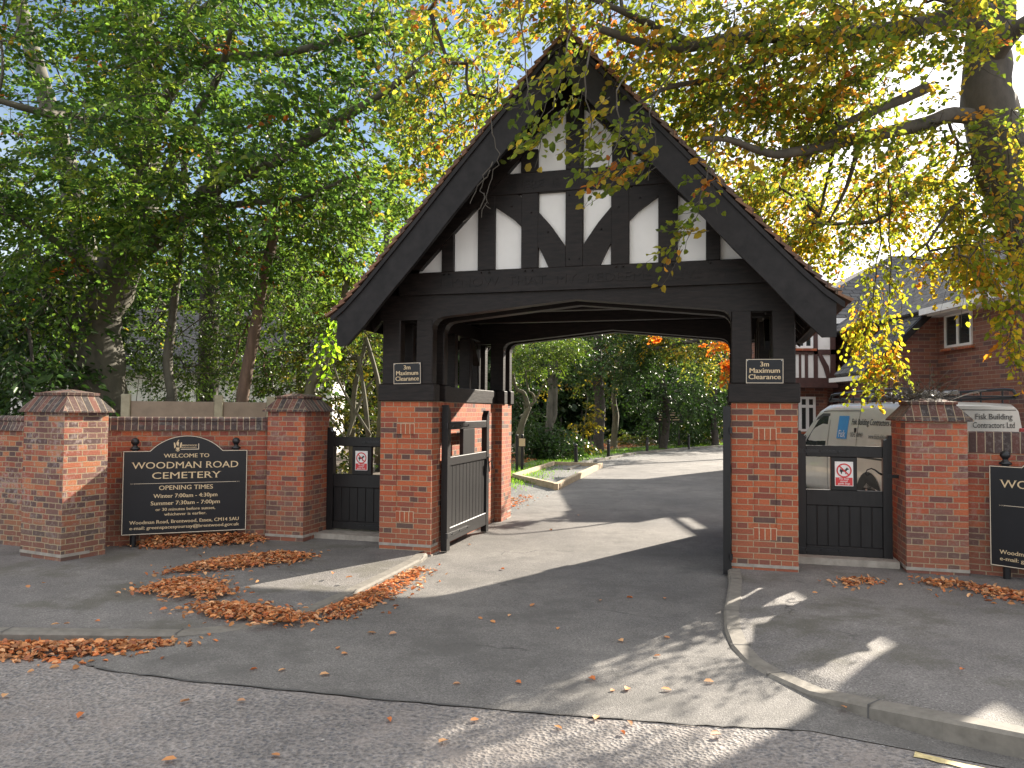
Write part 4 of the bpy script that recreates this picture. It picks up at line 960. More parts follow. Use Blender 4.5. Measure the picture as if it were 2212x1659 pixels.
# ================================================================ foliage
rng = np.random.default_rng(11)
def nrm(a): return a/np.maximum(np.linalg.norm(a, axis=-1, keepdims=True), 1e-6)
class Foliage:
    def __init__(s): s.V = []; s.F3 = []; s.F4 = []; s.C = []; s.M = []; s.n = 0; s.faces = []
    def put(s, V, F, C, mi):
        s.V.append(V); s.faces.append(F+s.n); s.C.append(C); s.M.append(np.full(len(F), mi, np.int32)); s.n += len(V)
    def leaves(s, pos, d, nm, size, colr, wid=.34, fold=.12, mi=0, shape='beech'):
        d = nrm(d); sd = nrm(np.cross(d, nm)); nm = np.cross(sd, d); k = size[:, None]
        prof = {'beech': [(0, 0), (.30, .92), (.72, .80)], 'lance': [(0, 0), (.28, .60), (.70, .55)], 'broad': [(0, 0), (.30, 1.15), (.75, .95)]}[shape]
        w1, w2 = prof[1], prof[2]
        P = [pos, pos+d*k*w1[0]+sd*k*wid*w1[1]+nm*k*fold, pos+d*k*w2[0]+sd*k*wid*w2[1]+nm*k*fold*.8, pos+d*k-nm*k*fold*.5,
             pos+d*k*w2[0]-sd*k*wid*w2[1]+nm*k*fold*.8, pos+d*k*w1[0]-sd*k*wid*w1[1]+nm*k*fold]
        n = len(pos); V = np.stack(P, 1).reshape(-1, 3); b_ = np.arange(n)[:, None]*6
        F = np.concatenate([b_+np.array([0, 1, 2, 3]), b_+np.array([0, 3, 4, 5])])
        s.put(V, F, np.repeat(colr, 6, 0), mi)
    def twigs(s, A, B, ra, rb, mi=1, sag=0., seg=3):
        n = len(A)
        if n == 0: return
        d = nrm(B-A); x = nrm(np.cross(d, np.array([.1, .2, .97]))); y = np.cross(d, x); pts = []
        off = rng.normal(0, 1, (n, 3))*np.linalg.norm(B-A, axis=1)[:, None]*.05
        for i in range(seg+1):
            t = i/seg; c = A*(1-t)+B*t+off*math.sin(math.pi*t); c[:, 2] -= sag*math.sin(math.pi*t)
            r = (ra*(1-t)+rb*t)[:, None] if hasattr(ra, '__len__') else ra*(1-t)+rb*t
            for k in range(3):
                a = 2*math.pi*k/3; pts.append(c+x*math.cos(a)*r+y*math.sin(a)*r)
        V = np.stack(pts, 1).reshape(-1, 3); b_ = np.arange(n)[:, None]*(3*(seg+1)); F = []
        for i in range(seg):
            for k in range(3): F.append(b_+np.array([i*3+k, i*3+(k+1) % 3, (i+1)*3+(k+1) % 3, (i+1)*3+k]))
        s.put(V, np.concatenate(F), np.tile(np.array([[.08, .06, .04]]), (len(V), 1)), mi)
    def sprays(s, c, d, L, nl, size, pal, pj=.5, droop=.35, up=.75, shape='beech', wid=.34, twig=True):
        """twigs that carry leaves left and right"""
        n = len(c)
        if n == 0: return
        d = nrm(d); L = L*(rng.uniform(.6, 1.2, n)); upv = np.array([0, 0, 1.])
        sd = nrm(np.cross(d, upv)+1e-4); t = (np.arange(nl)+rng.uniform(.2, .8, (n, nl)))/nl
        pos = c[:, None]+d[:, None]*(t*L[:, None])[..., None]; pos[..., 2] -= droop*L[:, None]*t*t
        side_ = np.where(np.arange(nl) % 2 == 0, 1., -1.)[None, :, None]
        # a little secondary branching
        spread = (rng.uniform(0, .28, (n, nl))*L[:, None])[..., None]
        pos = pos+side_*sd[:, None]*spread+rng.normal(0, .03, (n, nl, 3))*L[:, None, None]
        ld = d[:, None]*.6+side_*sd[:, None]*.8+rng.normal(0, .35, (n, nl, 3)); ld[..., 2] -= .35
        nm = upv*up+rng.normal(0, .55, (n, nl, 3)); sz = size*rng.uniform(.65, 1.2, (n, nl))
        base = pal(c, n)                                             # (n,3)
        alt = pal(c[rng.permutation(n)], n)
        pick = (rng.uniform(0, 1, (n, nl)) < pj)[..., None]
        colr = np.where(pick, alt[:, None], base[:, None])*rng.uniform(.72, 1.28, (n, nl))[..., None]
        s.leaves(pos.reshape(-1, 3), ld.reshape(-1, 3), nm.reshape(-1, 3), sz.ravel(), colr.reshape(-1, 3), wid=wid, shape=shape)
        if twig:
            e = c+d*L[:, None]; e[:, 2] -= droop*L; s.twigs(c, e, .004, .0015)
    def build(s, name, leaf, bark, parent=None, org=(0, 0, 0)):
        V = np.concatenate(s.V)-np.array(org); F = np.concatenate(s.faces).astype(np.int32); C = np.concatenate(s.C); M = np.concatenate(s.M)
        me = bpy.data.meshes.new(name); me.vertices.add(len(V)); me.vertices.foreach_set('co', V.astype(np.float32).ravel())
        me.loops.add(len(F)*4); me.loops.foreach_set('vertex_index', F.ravel()); me.polygons.add(len(F))
        me.polygons.foreach_set('loop_start', np.arange(len(F), dtype=np.int32)*4)
        me.update(calc_edges=True)
        me.materials.append(MT[leaf]); me.materials.append(MT[bark]); me.polygons.foreach_set('material_index', M)
        a = me.color_attributes.new('tint', 'FLOAT_COLOR', 'POINT')
        a.data.foreach_set('color', np.concatenate([np.clip(C, 0, 1), np.ones((len(C), 1))], 1).astype(np.float32).ravel())
        return link(bpy.data.objects.new(name, me), parent)
def palette(*cw):
    cs = np.array([c for c, w_ in cw]); ws = np.array([w_ for c, w_ in cw], float); ws /= ws.sum()
    return lambda c, n: cs[rng.choice(len(cs), n, p=ws)]
GREEN = palette(((.070, .125, .030), 5), ((.105, .165, .036), 4), ((.045, .088, .030), 4), ((.17, .21, .045), 2), ((.26, .17, .03), .25), ((.30, .09, .03), .12))
LIME = palette(((.13, .18, .035), 4), ((.19, .24, .04), 2), ((.07, .12, .028), 3))
HOLLY = palette(((.06, .10, .028), 5), ((.09, .14, .032), 3), ((.14, .19, .04), 1.5))
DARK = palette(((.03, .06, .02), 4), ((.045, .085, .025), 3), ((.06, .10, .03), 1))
MIXED = palette(((.16, .21, .035), 5), ((.25, .27, .04), 4), ((.36, .28, .045), 2.2), ((.44, .23, .045), 1.1), ((.38, .13, .035), .35), ((.10, .155, .03), 4.5))
GOLD = palette(((.27, .29, .03), 5), ((.44, .34, .035), 3), ((.50, .22, .03), 1.3), ((.18, .24, .03), 4))
ORANGE = palette(((.52, .24, .03), 3), ((.50, .14, .025), 3), ((.42, .32, .04), 1))
OLIVE = palette(((.10, .11, .025), 3), ((.17, .15, .03), 2), ((.06, .09, .025), 3), ((.30, .20, .03), .8))
def blob(cx, cy, cz, rx, ry, rz, n, seed=0):
    u = rng.normal(0, 1, (n, 3)); u = nrm(u)*(rng.uniform(0, 1, (n, 1))**.42); return u*np.array([rx, ry, rz])+np.array([cx, cy, cz])
def outward(c, ctr, k=.6, down=-.15):
    d = nrm(c-np.array(ctr))*k+rng.normal(0, .5, c.shape); d[:, 2] = d[:, 2]*.5+down; return d
def clumpy(c, cell=.9, keep=.72):
    """drop whole cells so that the crown has gaps"""
    q = np.floor(c/cell+np.array([.3, .1, .7])).astype(int); h = (np.sin(q[:, 0]*12.99+q[:, 1]*78.2+q[:, 2]*37.7)*43758.5) % 1
    return c[h < keep]
def limbs(mb, specs, n=9, lump=.12):
    for pts, r0, r1 in specs:
        P = [Vector(p) for p in pts]; fine = []
        for i in range(len(P)-1):
            k = 4
            for j in range(k):
                t = j/k; p0 = P[max(i-1, 0)]; p1 = P[i]; p2 = P[i+1]; p3 = P[min(i+2, len(P)-1)]
                fine.append(.5*((2*p1)+(p2-p0)*t+(2*p0-5*p1+4*p2-p3)*t*t+(3*p1-p0-3*p2+p3)*t*t*t))
        fine.append(P[-1]); m_ = len(fine)
        mb.tube(fine, [r0+(r1-r0)*(i/(m_-1))**.8 for i in range(m_)], n, lump=lump)
def link_twigs(F, c, pts, frac=.3, r=.012, mx=3.):
    """every spray hangs from a neighbour nearer the limb, so branches fork and taper"""
    P = np.array([tuple(p) for p in pts]); n = len(c)
    if n == 0: return
    D = np.linalg.norm(c[:, None]-P[None], axis=2); dl = D.min(1); jl = D.argmin(1)
    order = np.argsort(dl); par = np.full(n, -1); C = c[order]; DL = dl[order]; PL = P[jl[order]]
    for i in range(n):
        if i == 0: continue
        lo = max(0, i-900); d = np.linalg.norm(C[lo:i]-C[i], axis=1)+.15*DL[lo:i]; k = d.argmin()
        if d[k] < DL[i]: par[i] = lo+k
    w_ = np.ones(n)
    for i in range(n-1, -1, -1):
        if par[i] >= 0: w_[par[i]] += w_[i]
    ok = np.array([(par[i] >= 0 or DL[i] < mx) for i in range(n)])
    A = np.array([C[par[i]] if par[i] >= 0 else PL[i] for i in range(n)]); rr = np.minimum(.0034*np.sqrt(w_)+.001, .045)*(r/.012)
    F.twigs(A[ok], C[ok], rr[ok], rr[ok]*.75, seg=4)
def link_twigs_old(F, c, pts, frac=.3, r=.012, mx=3.):
    """secondary branches from the limbs to some of the sprays"""
    sel = c[rng.uniform(0, 1, len(c)) < frac]; P = np.array([tuple(p) for p in pts])
    if not len(sel): return
    D = np.linalg.norm(sel[:, None]-P[None], axis=2); j = D.argmin(1); dm = D[np.arange(len(sel)), j]; ok = dm < mx
    F.twigs(P[j[ok]], sel[ok], r, .004, seg=5)
def samp(specs, k=14):
    o = []
    for pts, a, b_ in specs:
        P = [Vector(p) for p in pts]
        for i in range(len(P)-1):
            for j in range(k): o.append(P[i].lerp(P[i+1], j/k))
    return o
def tree(name, label, cat, base, specs, barkm, groups, leafm='leaf', group=None, frac=.3, rootflare=None, twr=.012, mx=3.):
    t = thing(name, label, cat, base, 0, group); b_ = Vector(base); mb = MB()
    limbs(mb, [([Vector(p)-b_ for p in pts], r0, r1) for pts, r0, r1 in specs])
    mb.build('trunk', barkm, t, smooth=True)
    F = Foliage(); P = samp(specs)
    for c, kw in groups:
        kw = dict(kw); ctr = kw.pop('ctr', None); dr = kw.pop('dir', None); dn = kw.pop('down', -.15); nolink = kw.pop('nolink', False)
        if ctr is None: ctr = c.mean(0)
        d = outward(c, ctr, down=dn) if dr is None else np.tile(np.array(dr, float), (len(c), 1))+rng.normal(0, .3, c.shape)
        F.sprays(c, d, **kw)
        if not nolink: link_twigs(F, c, P, frac, twr, mx)
    if groups: F.build('crown', leafm, barkm, t, base)
    return t
def hang_(pts, n, sp):      # hanging sprays along a line of points
    P = [Vector(at(*p)) for p in pts]; o = []
    for i in range(n):
        t = i/n*(len(P)-1); k = int(t); q = P[k].lerp(P[k+1], t-k); o.append([q.x, q.y, q.z])
    return np.array(o)+rng.normal(0, sp, (n, 3))*np.array([1, .8, .5])
hang = hang_
# ---- the big beech at left (trunk swells, forks at about 3.5 m)
def A_(px, py, Y): return tuple(at(px, py, Y))
Y = 12.6
beech = [([A_(222, 905, Y), A_(212, 800, Y), A_(205, 690, Y), A_(250, 600, Y), A_(300, 480, Y)], .46, .33),
         ([A_(225, 1010, Y)[:2]+(-.1,), A_(222, 905, Y)], .60, .47), ([A_(200, 860, Y-.1), A_(182, 780, Y-.1), A_(172, 710, Y-.1), A_(186, 640, Y-.1), A_(205, 580, Y)], .25, .20),
         ([A_(300, 480, Y), A_(312, 330, Y), A_(306, 180, Y), A_(300, 40, Y), A_(292, -160, Y), A_(300, -500, Y)], .30, .18),
         ([A_(195, 720, Y), A_(190, 600, Y), A_(150, 380, Y+.6), A_(90, 180, Y+1), A_(30, -40, Y+1.4), A_(-20, -300, Y+2)], .26, .10),
         ([A_(270, 560, Y), A_(360, 500, Y-.7), A_(470, 400, Y-1.6), A_(560, 365, Y-2.1), A_(700, 280, Y-2.8), A_(790, 225, Y-3.2), A_(900, 150, Y-3.8)], .19, .035),
         ([A_(400, 470, Y-1), A_(520, 440, Y-1.6), A_(640, 430, Y-2), A_(760, 380, Y-2.5)], .07, .02),
         ([A_(320, 300, Y), A_(380, 180, Y-.8), A_(460, 130, Y-1.5), A_(640, 110, Y-2.5), A_(820, 60, Y-3)], .12, .03),
         ([A_(340, 420, Y), A_(400, 290, Y-1), A_(470, 170, Y-2.2), A_(500, 60, Y-3)], .10, .03),
         ([A_(300, 380, Y), A_(200, 270, Y-1.2), A_(80, 240, Y-2.4), A_(-60, 200, Y-3)], .11, .03),
         ([A_(306, 180, Y), A_(420, 40, Y-1), A_(560, -60, Y-2), A_(760, -160, Y-3)], .12, .03),
         ([A_(240, 640, Y), A_(120, 520, Y-1), A_(-40, 440, Y-2)], .09, .02)]
def B_(px, py, Y, rx, ry, rz, n): c = at(px, py, Y); return blob(c.x, c.y, c.z, rx, ry, rz, n)
cl = [B_(120, 90, 11.6, 2.2, 2.4, 1.4, 320), B_(330, 100, 11, 2.0, 2.6, 1.5, 350), B_(600, 60, 10.4, 2.2, 2.4, 1.3, 350), B_(860, 70, 9.8, 1.5, 1.8, 1.0, 150),
      B_(90, 360, 11.4, 1.9, 2.0, 1.1, 270), B_(430, 330, 10.6, 2.0, 2.0, 1.0, 240), B_(720, 330, 10, 1.7, 1.6, 1.0, 220),
      B_(230, 470, 11.2, 1.9, 1.5, .55, 190), B_(560, 520, 11.4, 2.2, 1.6, .7, 140), B_(40, 600, 11.2, 1.4, 1.5, .8, 120), B_(380, -260, 11, 4, 3.4, 1.6, 330)]
c = clumpy(np.concatenate(cl), .62, .80)
tree('beech_tree', 'big green beech with swollen grey trunk behind the left boundary wall', 'tree', (A_(225, 905, Y)[0], Y, 0), beech, 'bark',
     [(c, dict(L=.62, nl=26, size=.086, pal=GREEN, droop=.35, ctr=(-6, 12.6, 5)))], frac=.22)
# ---- slim trees behind the wall
def slim(name, label, pts, r0, r1, bm, crown, pal, lf='leaf', size=.08, shape='beech', L=.5, nl=22, base=None, **kw):
    P = [A_(*p) for p in pts]; b_ = (P[0][0], P[0][1], 0)
    specs = [([(P[0][0], P[0][1], -.1)]+P, r0, r1)]+kw.pop('extra', [])
    c = np.concatenate([B_(*q) for q in crown]); c = clumpy(c, .6, kw.pop('keep', .85))
    return tree(name, label, 'tree', b_, specs, bm, [(c, dict(L=L, nl=nl, size=size, pal=pal, shape=shape))], lf, frac=kw.pop('frac', .35), **kw)
slim('holly_tree', 'slim grey trunked holly with a knot, left of the reddish trunk', [(368, 885, 12.3), (372, 850, 12.3), (362, 780, 12.3), (378, 640, 12.3), (395, 480, 12.3), (400, 300, 12.3)], .105, .05, 'bark',
     [(430, 640, 13.4, 1.5, 1.2, 1.4, 150), (360, 760, 13.8, 1.5, .9, .8, 110), (420, 450, 13, 1.4, 1.2, 1.0, 90)], HOLLY, 'glossleaf', .062, L=.42, nl=24)
slim('holly_tree', 'holly with a straight reddish brown leaning trunk behind the left wall', [(522, 888, 11.9), (545, 740, 11.9), (572, 590, 11.9), (596, 480, 11.9), (610, 300, 11.9)], .115, .06, 'redbark',
     [(600, 640, 13.2, 1.5, 1.1, 1.2, 140), (560, 760, 13.6, 1.6, .8, .8, 130), (660, 480, 12.8, 1.4, 1.2, .9, 100)], HOLLY, 'glossleaf', .062, L=.42, nl=24)
slim('young_tree', 'lime green tree with a yellowish leaning trunk left of the lychgate roof', [(668, 862, 12.2), (690, 800, 12.2), (735, 700, 12.4), (755, 560, 12.6), (780, 430, 13)], .11, .05, 'paleb',
     [(760, 430, 12.2, 1.2, 1.0, .9, 110), (840, 380, 12.0, .9, 1.0, .7, 70), (745, 580, 12.8, .9, 1.0, .9, 80)], LIME, 'leaf', .085)
slim('tree', 'broad dark trunk half hidden in holly between the two slim trunks', [(448, 880, 15), (450, 780, 15), (455, 600, 15), (460, 300, 15)], .24, .16, 'darkbark',
     [(480, 560, 16, 2.2, 1.4, 1.4, 150), (300, 500, 16.5, 2.0, 1.4, 1.4, 120), (660, 560, 16, 1.8, 1.4, 1.5, 130)], GREEN, 'leaf', .10, keep=.9)
slim('laurel', 'dark glossy laurel with long leaves behind the tall worn pier', [(60, 880, 11.2), (70, 780, 11.2), (60, 700, 11.2)], .05, .02, 'darkbark',
     [(20, 720, 12.2, 1.5, 1.2, 1.5, 170), (120, 650, 13.5, 1.6, .8, 1.2, 120), (60, 820, 11.0, .9, .6, .6, 50)], DARK, 'glossleaf', .15, 'lance', .5, 12, keep=1.)
slim('thicket', 'bare pale stems and ivy tangled beside the left side of the lychgate', [(762, 900, 12.5), (770, 820, 12.5), (790, 740, 12.5)], .06, .03, 'paleb',
     [(780, 700, 13.2, .9, .8, .9, 90), (800, 850, 13.5, .9, .7, .9, 90), (700, 780, 13.6, 1.1, .7, 1.0, 100)], OLIVE, 'glossleaf', .07, L=.4, keep=1.,
     extra=[([A_(800, 1010, 12), A_(790, 880, 12), A_(775, 770, 12.2)], .05, .025), ([A_(815, 1000, 12.4), A_(820, 850, 12.3), A_(790, 730, 12.3)], .055, .03), ([A_(745, 960, 12), A_(790, 840, 12.4), A_(830, 800, 12.4)], .03, .015), ([A_(800, 940, 11.8), A_(730, 820, 12), A_(715, 740, 12.3)], .025, .012), ([A_(712, 900, 12.4), A_(760, 960, 12.1), A_(815, 985, 12)], .018, .01)])
lt_ = bpy.data.objects['young_tree']; F = Foliage(); c = hang_([(735, 640, 11.6), (725, 700, 11.6), (705, 740, 11.6), (700, 800, 11.6)], 16, .07)
F.sprays(c, np.tile([[-.1, -.2, -.8]], (16, 1))+rng.normal(0, .3, (16, 3)), .3, 9, .09, palette(((.20, .34, .03), 3), ((.28, .40, .04), 2)), up=.2); F.twigs(c[:-1], c[1:], .006, .004)
F.build('hanging_spray', 'leaf', 'bark', lt_, tuple(lt_.location))
# low understorey behind the wall, each bush on its own
for i, (px, py, Yy, rx, ry, rz, n, pal, lab) in enumerate([(300, 830, 14.6, 1.3, .8, 1.0, 70, HOLLY, 'small leaved holly bush just right of the big beech trunk'), (620, 820, 14.2, 1.4, .8, 1.0, 110, HOLLY, 'holly bush behind the concrete fence, right of the reddish trunk'),
        (690, 930, 12.9, .9, .6, .9, 80, OLIVE, 'straggly bush seen over the left side gate'), (480, 820, 16.5, 2.6, .8, .9, 80, DARK, 'low dark hedge in front of the white building')]):
    c0 = at(px, py, Yy); t = thing('bush', lab, 'bush', (c0.x, c0.y, 0)); F = Foliage(); c = blob(c0.x, c0.y, c0.z-.2, rx, ry, rz, n)
    F.sprays(c, outward(c, (c0.x, c0.y, c0.z-.6), down=.1), .42, 24, .065, pal); st = np.tile([[c0.x, c0.y, 0.]], (12, 1))+rng.normal(0, .25, (12, 3))*[1, 1, 0]; F.twigs(st, c[:12], .02, .006, seg=4)
    F.build('foliage', 'glossleaf', 'paleb', t, (c0.x, c0.y, 0))
# far wood on the left, row of trees that close the view
for i, (px, Yy, n, pal, lab) in enumerate([(-20, 22, 150, DARK, 'dark far tree at the left edge behind the big beech'), (180, 21, 130, GREEN, 'far green tree behind the swollen beech trunk'), (640, 21, 150, GREEN, 'far green tree behind the leaning reddish trunk'), (830, 20, 150, LIME, 'sunlit lime green tree rising behind the left roof slope')]):
    c0 = at(px, 620, Yy); sp = [([(c0.x, Yy, -.1), (c0.x+.2, Yy, 2.5), (c0.x, Yy, 5), (c0.x+.2, Yy, 8)], .2, .06)]
    cc = clumpy(np.concatenate([blob(c0.x, Yy, 4.4, 2.3, 1.5, 2.0, n), blob(c0.x+.4, Yy+.5, 7.2, 2.1, 1.5, 1.9, int(n*(.6 if i < 3 else .25)))]), .9, .85)
    tree('tree', lab, 'tree', (c0.x, Yy, 0), sp, 'darkbark', [(cc, dict(L=.8, nl=22, size=.15, pal=pal))], 'leaf', frac=.2, twr=.02)

# ---- autumn beech at right, limbs sweep left over the gate
rb = (7.0, 8.9, 0)
rl = [([(7.05, 8.9, -.1), A_(2290, 640, 8.9), A_(2215, 470, 8.8), A_(2150, 290, 8.8), A_(2128, 150, 8.8), A_(2150, 0, 8.8), A_(2180, -300, 8.8)], .42, .20),
      ([A_(2135, 100, 8.8), A_(2090, 40, 8.6), A_(1930, 66, 8.2), A_(1721, 75, 7.8), A_(1580, 84, 7.4), A_(1444, 104, 7.0), A_(1290, 60, 6.7)], .15, .03),
      ([A_(2150, 260, 8.8), A_(2060, 248, 8.7), A_(1999, 267, 8.4), A_(1860, 298, 8.0), A_(1721, 328, 7.7), A_(1659, 331, 7.5), A_(1575, 302, 7.3), A_(1520, 300, 7.0)], .11, .02),
      ([A_(2000, 190, 8.6), A_(1930, 222, 8.3), A_(1826, 267, 8.0), A_(1774, 305, 7.9), A_(1738, 350, 7.8)], .07, .02),
      ([A_(1721, 75, 7.8), A_(1640, 130, 7.6), A_(1540, 170, 7.5), A_(1440, 190, 7.2), A_(1360, 235, 7.2)], .06, .012),
      ([A_(1500, 100, 7.2), A_(1380, 40, 6.8), A_(1310, 10, 6.6), A_(1180, -40, 6.4)], .05, .015),
      ([A_(1860, 298, 8.0), A_(1830, 400, 8.2), A_(1790, 480, 8.4)], .035, .01),
      ([A_(1810, 250, 8.0), A_(1800, 330, 8.2), A_(1780, 420, 8.6), A_(1770, 470, 8.8)], .03, .01),
      ([A_(2128, 150, 8.8), A_(2200, 60, 8.3), A_(2290, 20, 8)], .13, .06),
      ([A_(2150, 0, 8.8), A_(1960, -60, 8), A_(1700, -120, 7), A_(1400, -200, 6), A_(1100, -200, 5.4)], .14, .03),
      ([A_(2150, 30, 8.8), A_(2000, -20, 7.6), A_(1850, -30, 6.4), A_(1650, -40, 5.2)], .10, .02)]
mixc = [B_(1010, 60, 7.6, .95, 1.1, .55, 85), B_(1230, -30, 6.8, .9, .9, .30, 55), B_(1480, 50, 7.2, .9, 1.1, .5, 180), B_(1720, 100, 7.6, 1.0, 1.1, .55, 210), B_(1950, 90, 8.0, .9, 1.2, .55, 190),
        B_(980, 270, 8.4, .7, .7, .7, 75), B_(1400, 190, 7.9, .5, .8, .35, 34), B_(1560, 230, 7.9, .65, .8, .5, 120), B_(1780, 210, 8.1, .75, .9, .5, 130),
        B_(1640, 400, 9.6, .75, .6, .45, 85), B_(1980, 310, 8.5, .6, .8, .4, 60), B_(1790, 300, 8.0, .8, .5, .28, 60), B_(2140, 380, 8.2, .5, .9, .9, 110), B_(1820, 470, 9.8, .6, .7, .45, 34),
        B_(1500, -140, 6.4, 2.6, 2, .7, 120), B_(2050, -160, 7.5, 1.6, 2, .8, 90)]
mixc = clumpy(np.concatenate(mixc), .42, .82)
goldc = np.concatenate([B_(1740, 510, 10.8, .6, .6, .45, 95), B_(1850, 440, 10.6, .8, .6, .55, 80), B_(1690, 400, 10.8, .6, .6, .4, 50), B_(1960, 440, 9.6, .5, .6, .5, 45), B_(2060, 440, 9.2, .45, .6, .45, 45), B_(2140, 545, 7.6, .38, .6, .30, 50), B_(2040, 550, 8.4, .35, .4, .16, 18)])
pend = [hang([(1900, 520, 9.2), (1885, 640, 9.0), (1862, 690, 8.9), (1880, 760, 8.9), (1890, 850, 8.8)], 44, .07), hang([(1925, 560, 9.0), (1915, 700, 9.0), (1930, 770, 9.0), (1945, 800, 9.0)], 26, .06),
        hang([(2190, 620, 7.6), (2185, 700, 7.6), (2200, 770, 7.6)], 18, .06)]
front = [hang([(1200, 210, 6.0), (1190, 280, 6.0), (1160, 320, 6.0)], 7, .05), hang([(1260, 150, 6.0), (1275, 260, 6.0), (1290, 330, 6.0), (1270, 370, 6.0)], 11, .07), hang([(1330, 200, 6.1), (1340, 300, 6.1), (1330, 390, 6.1), (1290, 400, 6.1)], 11, .06),
         hang([(1400, 240, 6.2), (1420, 320, 6.2), (1400, 390, 6.2)], 11, .06), hang([(1540, 330, 6.6), (1510, 440, 6.6), (1500, 500, 6.6), (1480, 530, 6.6)], 15, .05), hang([(1235, 120, 6.1), (1225, 180, 6.0)], 7, .06), hang([(1140, 200, 6.4), (1150, 280, 6.4)], 5, .06)]
fr = np.concatenate(front)
tr = tree('beech_tree', 'autumn beech at the right edge, its yellowing branches sweeping over the lychgate', 'tree', rb, rl, 'shadebark',
     [(mixc, dict(L=.48, nl=18, size=.074, pal=MIXED, droop=.45, down=-.35, up=.55, ctr=(5.5, 8.8, 4.5))),
      (goldc, dict(L=.40, nl=18, size=.070, pal=GOLD, droop=.5, down=-.5, up=.5)),
      (np.concatenate(pend), dict(L=.28, nl=14, size=.066, pal=GOLD, droop=.5, dir=(-.2, -.2, -.8), up=.3, nolink=True)),
      (fr, dict(L=.30, nl=10, size=.078, pal=MIXED, droop=.4, dir=(-.6, -.3, -.35), up=.35, nolink=True))], 'leaf2', frac=.30, twr=.010, mx=2.2)
# long thin twigs that carry the hanging sprays, and the bare one against the bargeboard
def wob(pts, r0, r1, seg=5):
    mb = MB()
    P = [Vector(at(*p))-Vector(rb) for p in pts]; Q = []
    for a, b_ in zip(P, P[1:]):
        for j in range(seg): Q.append(a.lerp(b_, j/seg)+Vector([random.gauss(0, .012) for _ in range(3)]))
    Q.append(P[-1]); mb.tube(Q, [r0+(r1-r0)*i/(len(Q)-1) for i in range(len(Q))], 4); mb.build('twig', 'shadebark', tr)
for pts in [[(1890, 330, 9.0), (1900, 520, 9.2), (1885, 640, 9.0), (1862, 690, 8.9), (1880, 760, 8.9), (1890, 860, 8.8)], [(1920, 360, 8.9), (1925, 560, 9.0), (1915, 700, 9.0), (1945, 800, 9.0)], [(1215, -40, 6.2), (1230, 60, 6.1), (1200, 210, 6.0), (1160, 320, 6.0)],
            [(1310, 10, 6.6), (1260, 150, 6.0), (1275, 260, 6.0), (1270, 380, 6.0)], [(1400, 90, 6.6), (1330, 200, 6.1), (1340, 300, 6.1), (1290, 400, 6.1)], [(1480, 110, 7.0), (1400, 240, 6.2), (1420, 320, 6.2), (1400, 390, 6.2)], [(1560, 200, 7.2), (1540, 330, 6.6), (1510, 440, 6.6), (1480, 540, 6.6)],
            [(2180, 300, 8), (2190, 620, 7.6), (2200, 780, 7.6)], [(1120, -30, 6.5), (1140, 200, 6.4), (1150, 290, 6.4)]]: wob(pts, .010, .003)
for pts in [[(1040, 140, 6.4), (1048, 220, 6.3), (1062, 290, 6.3), (1075, 330, 6.3), (1070, 370, 6.3), (1050, 420, 6.3), (1040, 470, 6.3)], [(1070, 350, 6.3), (1045, 375, 6.3), (1040, 410, 6.3), (1055, 440, 6.3)], [(1060, 370, 6.3), (1030, 400, 6.3), (1015, 440, 6.3)], [(1050, 420, 6.3), (1035, 450, 6.3), (1000, 480, 6.3)], [(1045, 440, 6.3), (1060, 450, 6.3)]]: wob(pts, .006, .003, 3)
# dead twigs on the right pier
mbt = Foliage(); o0 = np.array(GW(4.98, .55, 1.74)); n = 60; n = 110; A0 = np.tile(o0, (n, 1))+rng.normal(0, .13, (n, 3))*[1, 1, .05]; B0 = A0+np.abs(rng.normal(0, 1, (n, 3)))*[0, 0, .17]+rng.normal(0, .17, (n, 3))*[1, .6, .12]
mbt.twigs(A0, B0, .004, .002, seg=4); q = B0[rng.integers(0, n, 90)]+rng.normal(0, .03, (90, 3))-[.08, 0, 0]; mbt.leaves(q, rng.normal(0, 1, (90, 3)), rng.normal(0, 1, (90, 3)), np.full(90, .05), np.tile([[.035, .03, .02]], (90, 1)))
t = thing('dead_twigs', 'dry tangled dead twigs lying on the cap of the right hand brick pier', 'twigs', tuple(o0)); mbt.build('twig_tangle', 'deadleaf', 'darkbark', t, tuple(o0))

# ---- the wood beyond the gate
def wood(name, label, base, specs, groups, barkm='bark', lf='glossleaf', **kw): return tree(name, label, kw.pop('cat', 'tree'), base, specs, barkm, groups, lf, **kw)
# twisting multi stemmed shrub just inside
b_ = at(1128, 1000, 22); Yb = 22.0
specs = [([(b_.x, Yb, -.1), A_(1118, 960, Yb), A_(1128, 915, Yb), A_(1143, 878, Yb)], .11, .08), ([A_(1143, 878, Yb), A_(1155, 866, Yb), A_(1150, 850, Yb), A_(1141, 842, Yb), A_(1135, 800, Yb)], .045, .02), ([A_(1141, 880, Yb), A_(1132, 850, Yb), A_(1116, 840, Yb), A_(1108, 810, Yb)], .08, .04),
         ([A_(1150, 866, Yb), A_(1162, 855, Yb), A_(1168, 840, Yb), A_(1190, 815, Yb)], .035, .015), ([A_(1130, 990, Yb), A_(1128, 930, Yb), A_(1136, 900, Yb), A_(1146, 872, Yb)], .05, .04)]
wood('rhododendron', 'twisted pale stemmed rhododendron just beyond the left back pillar', (b_.x, Yb, 0), specs, [(np.concatenate([B_(1150, 770, 22, 1.0, .7, .5, 100), B_(1200, 748, 22, .8, .7, .4, 70)]), dict(L=.5, nl=18, size=.10, pal=LIME, shape='lance')), (B_(1110, 880, 24, .7, .6, 1.0, 90), dict(L=.5, nl=18, size=.10, pal=DARK))], 'paleb', frac=.5)
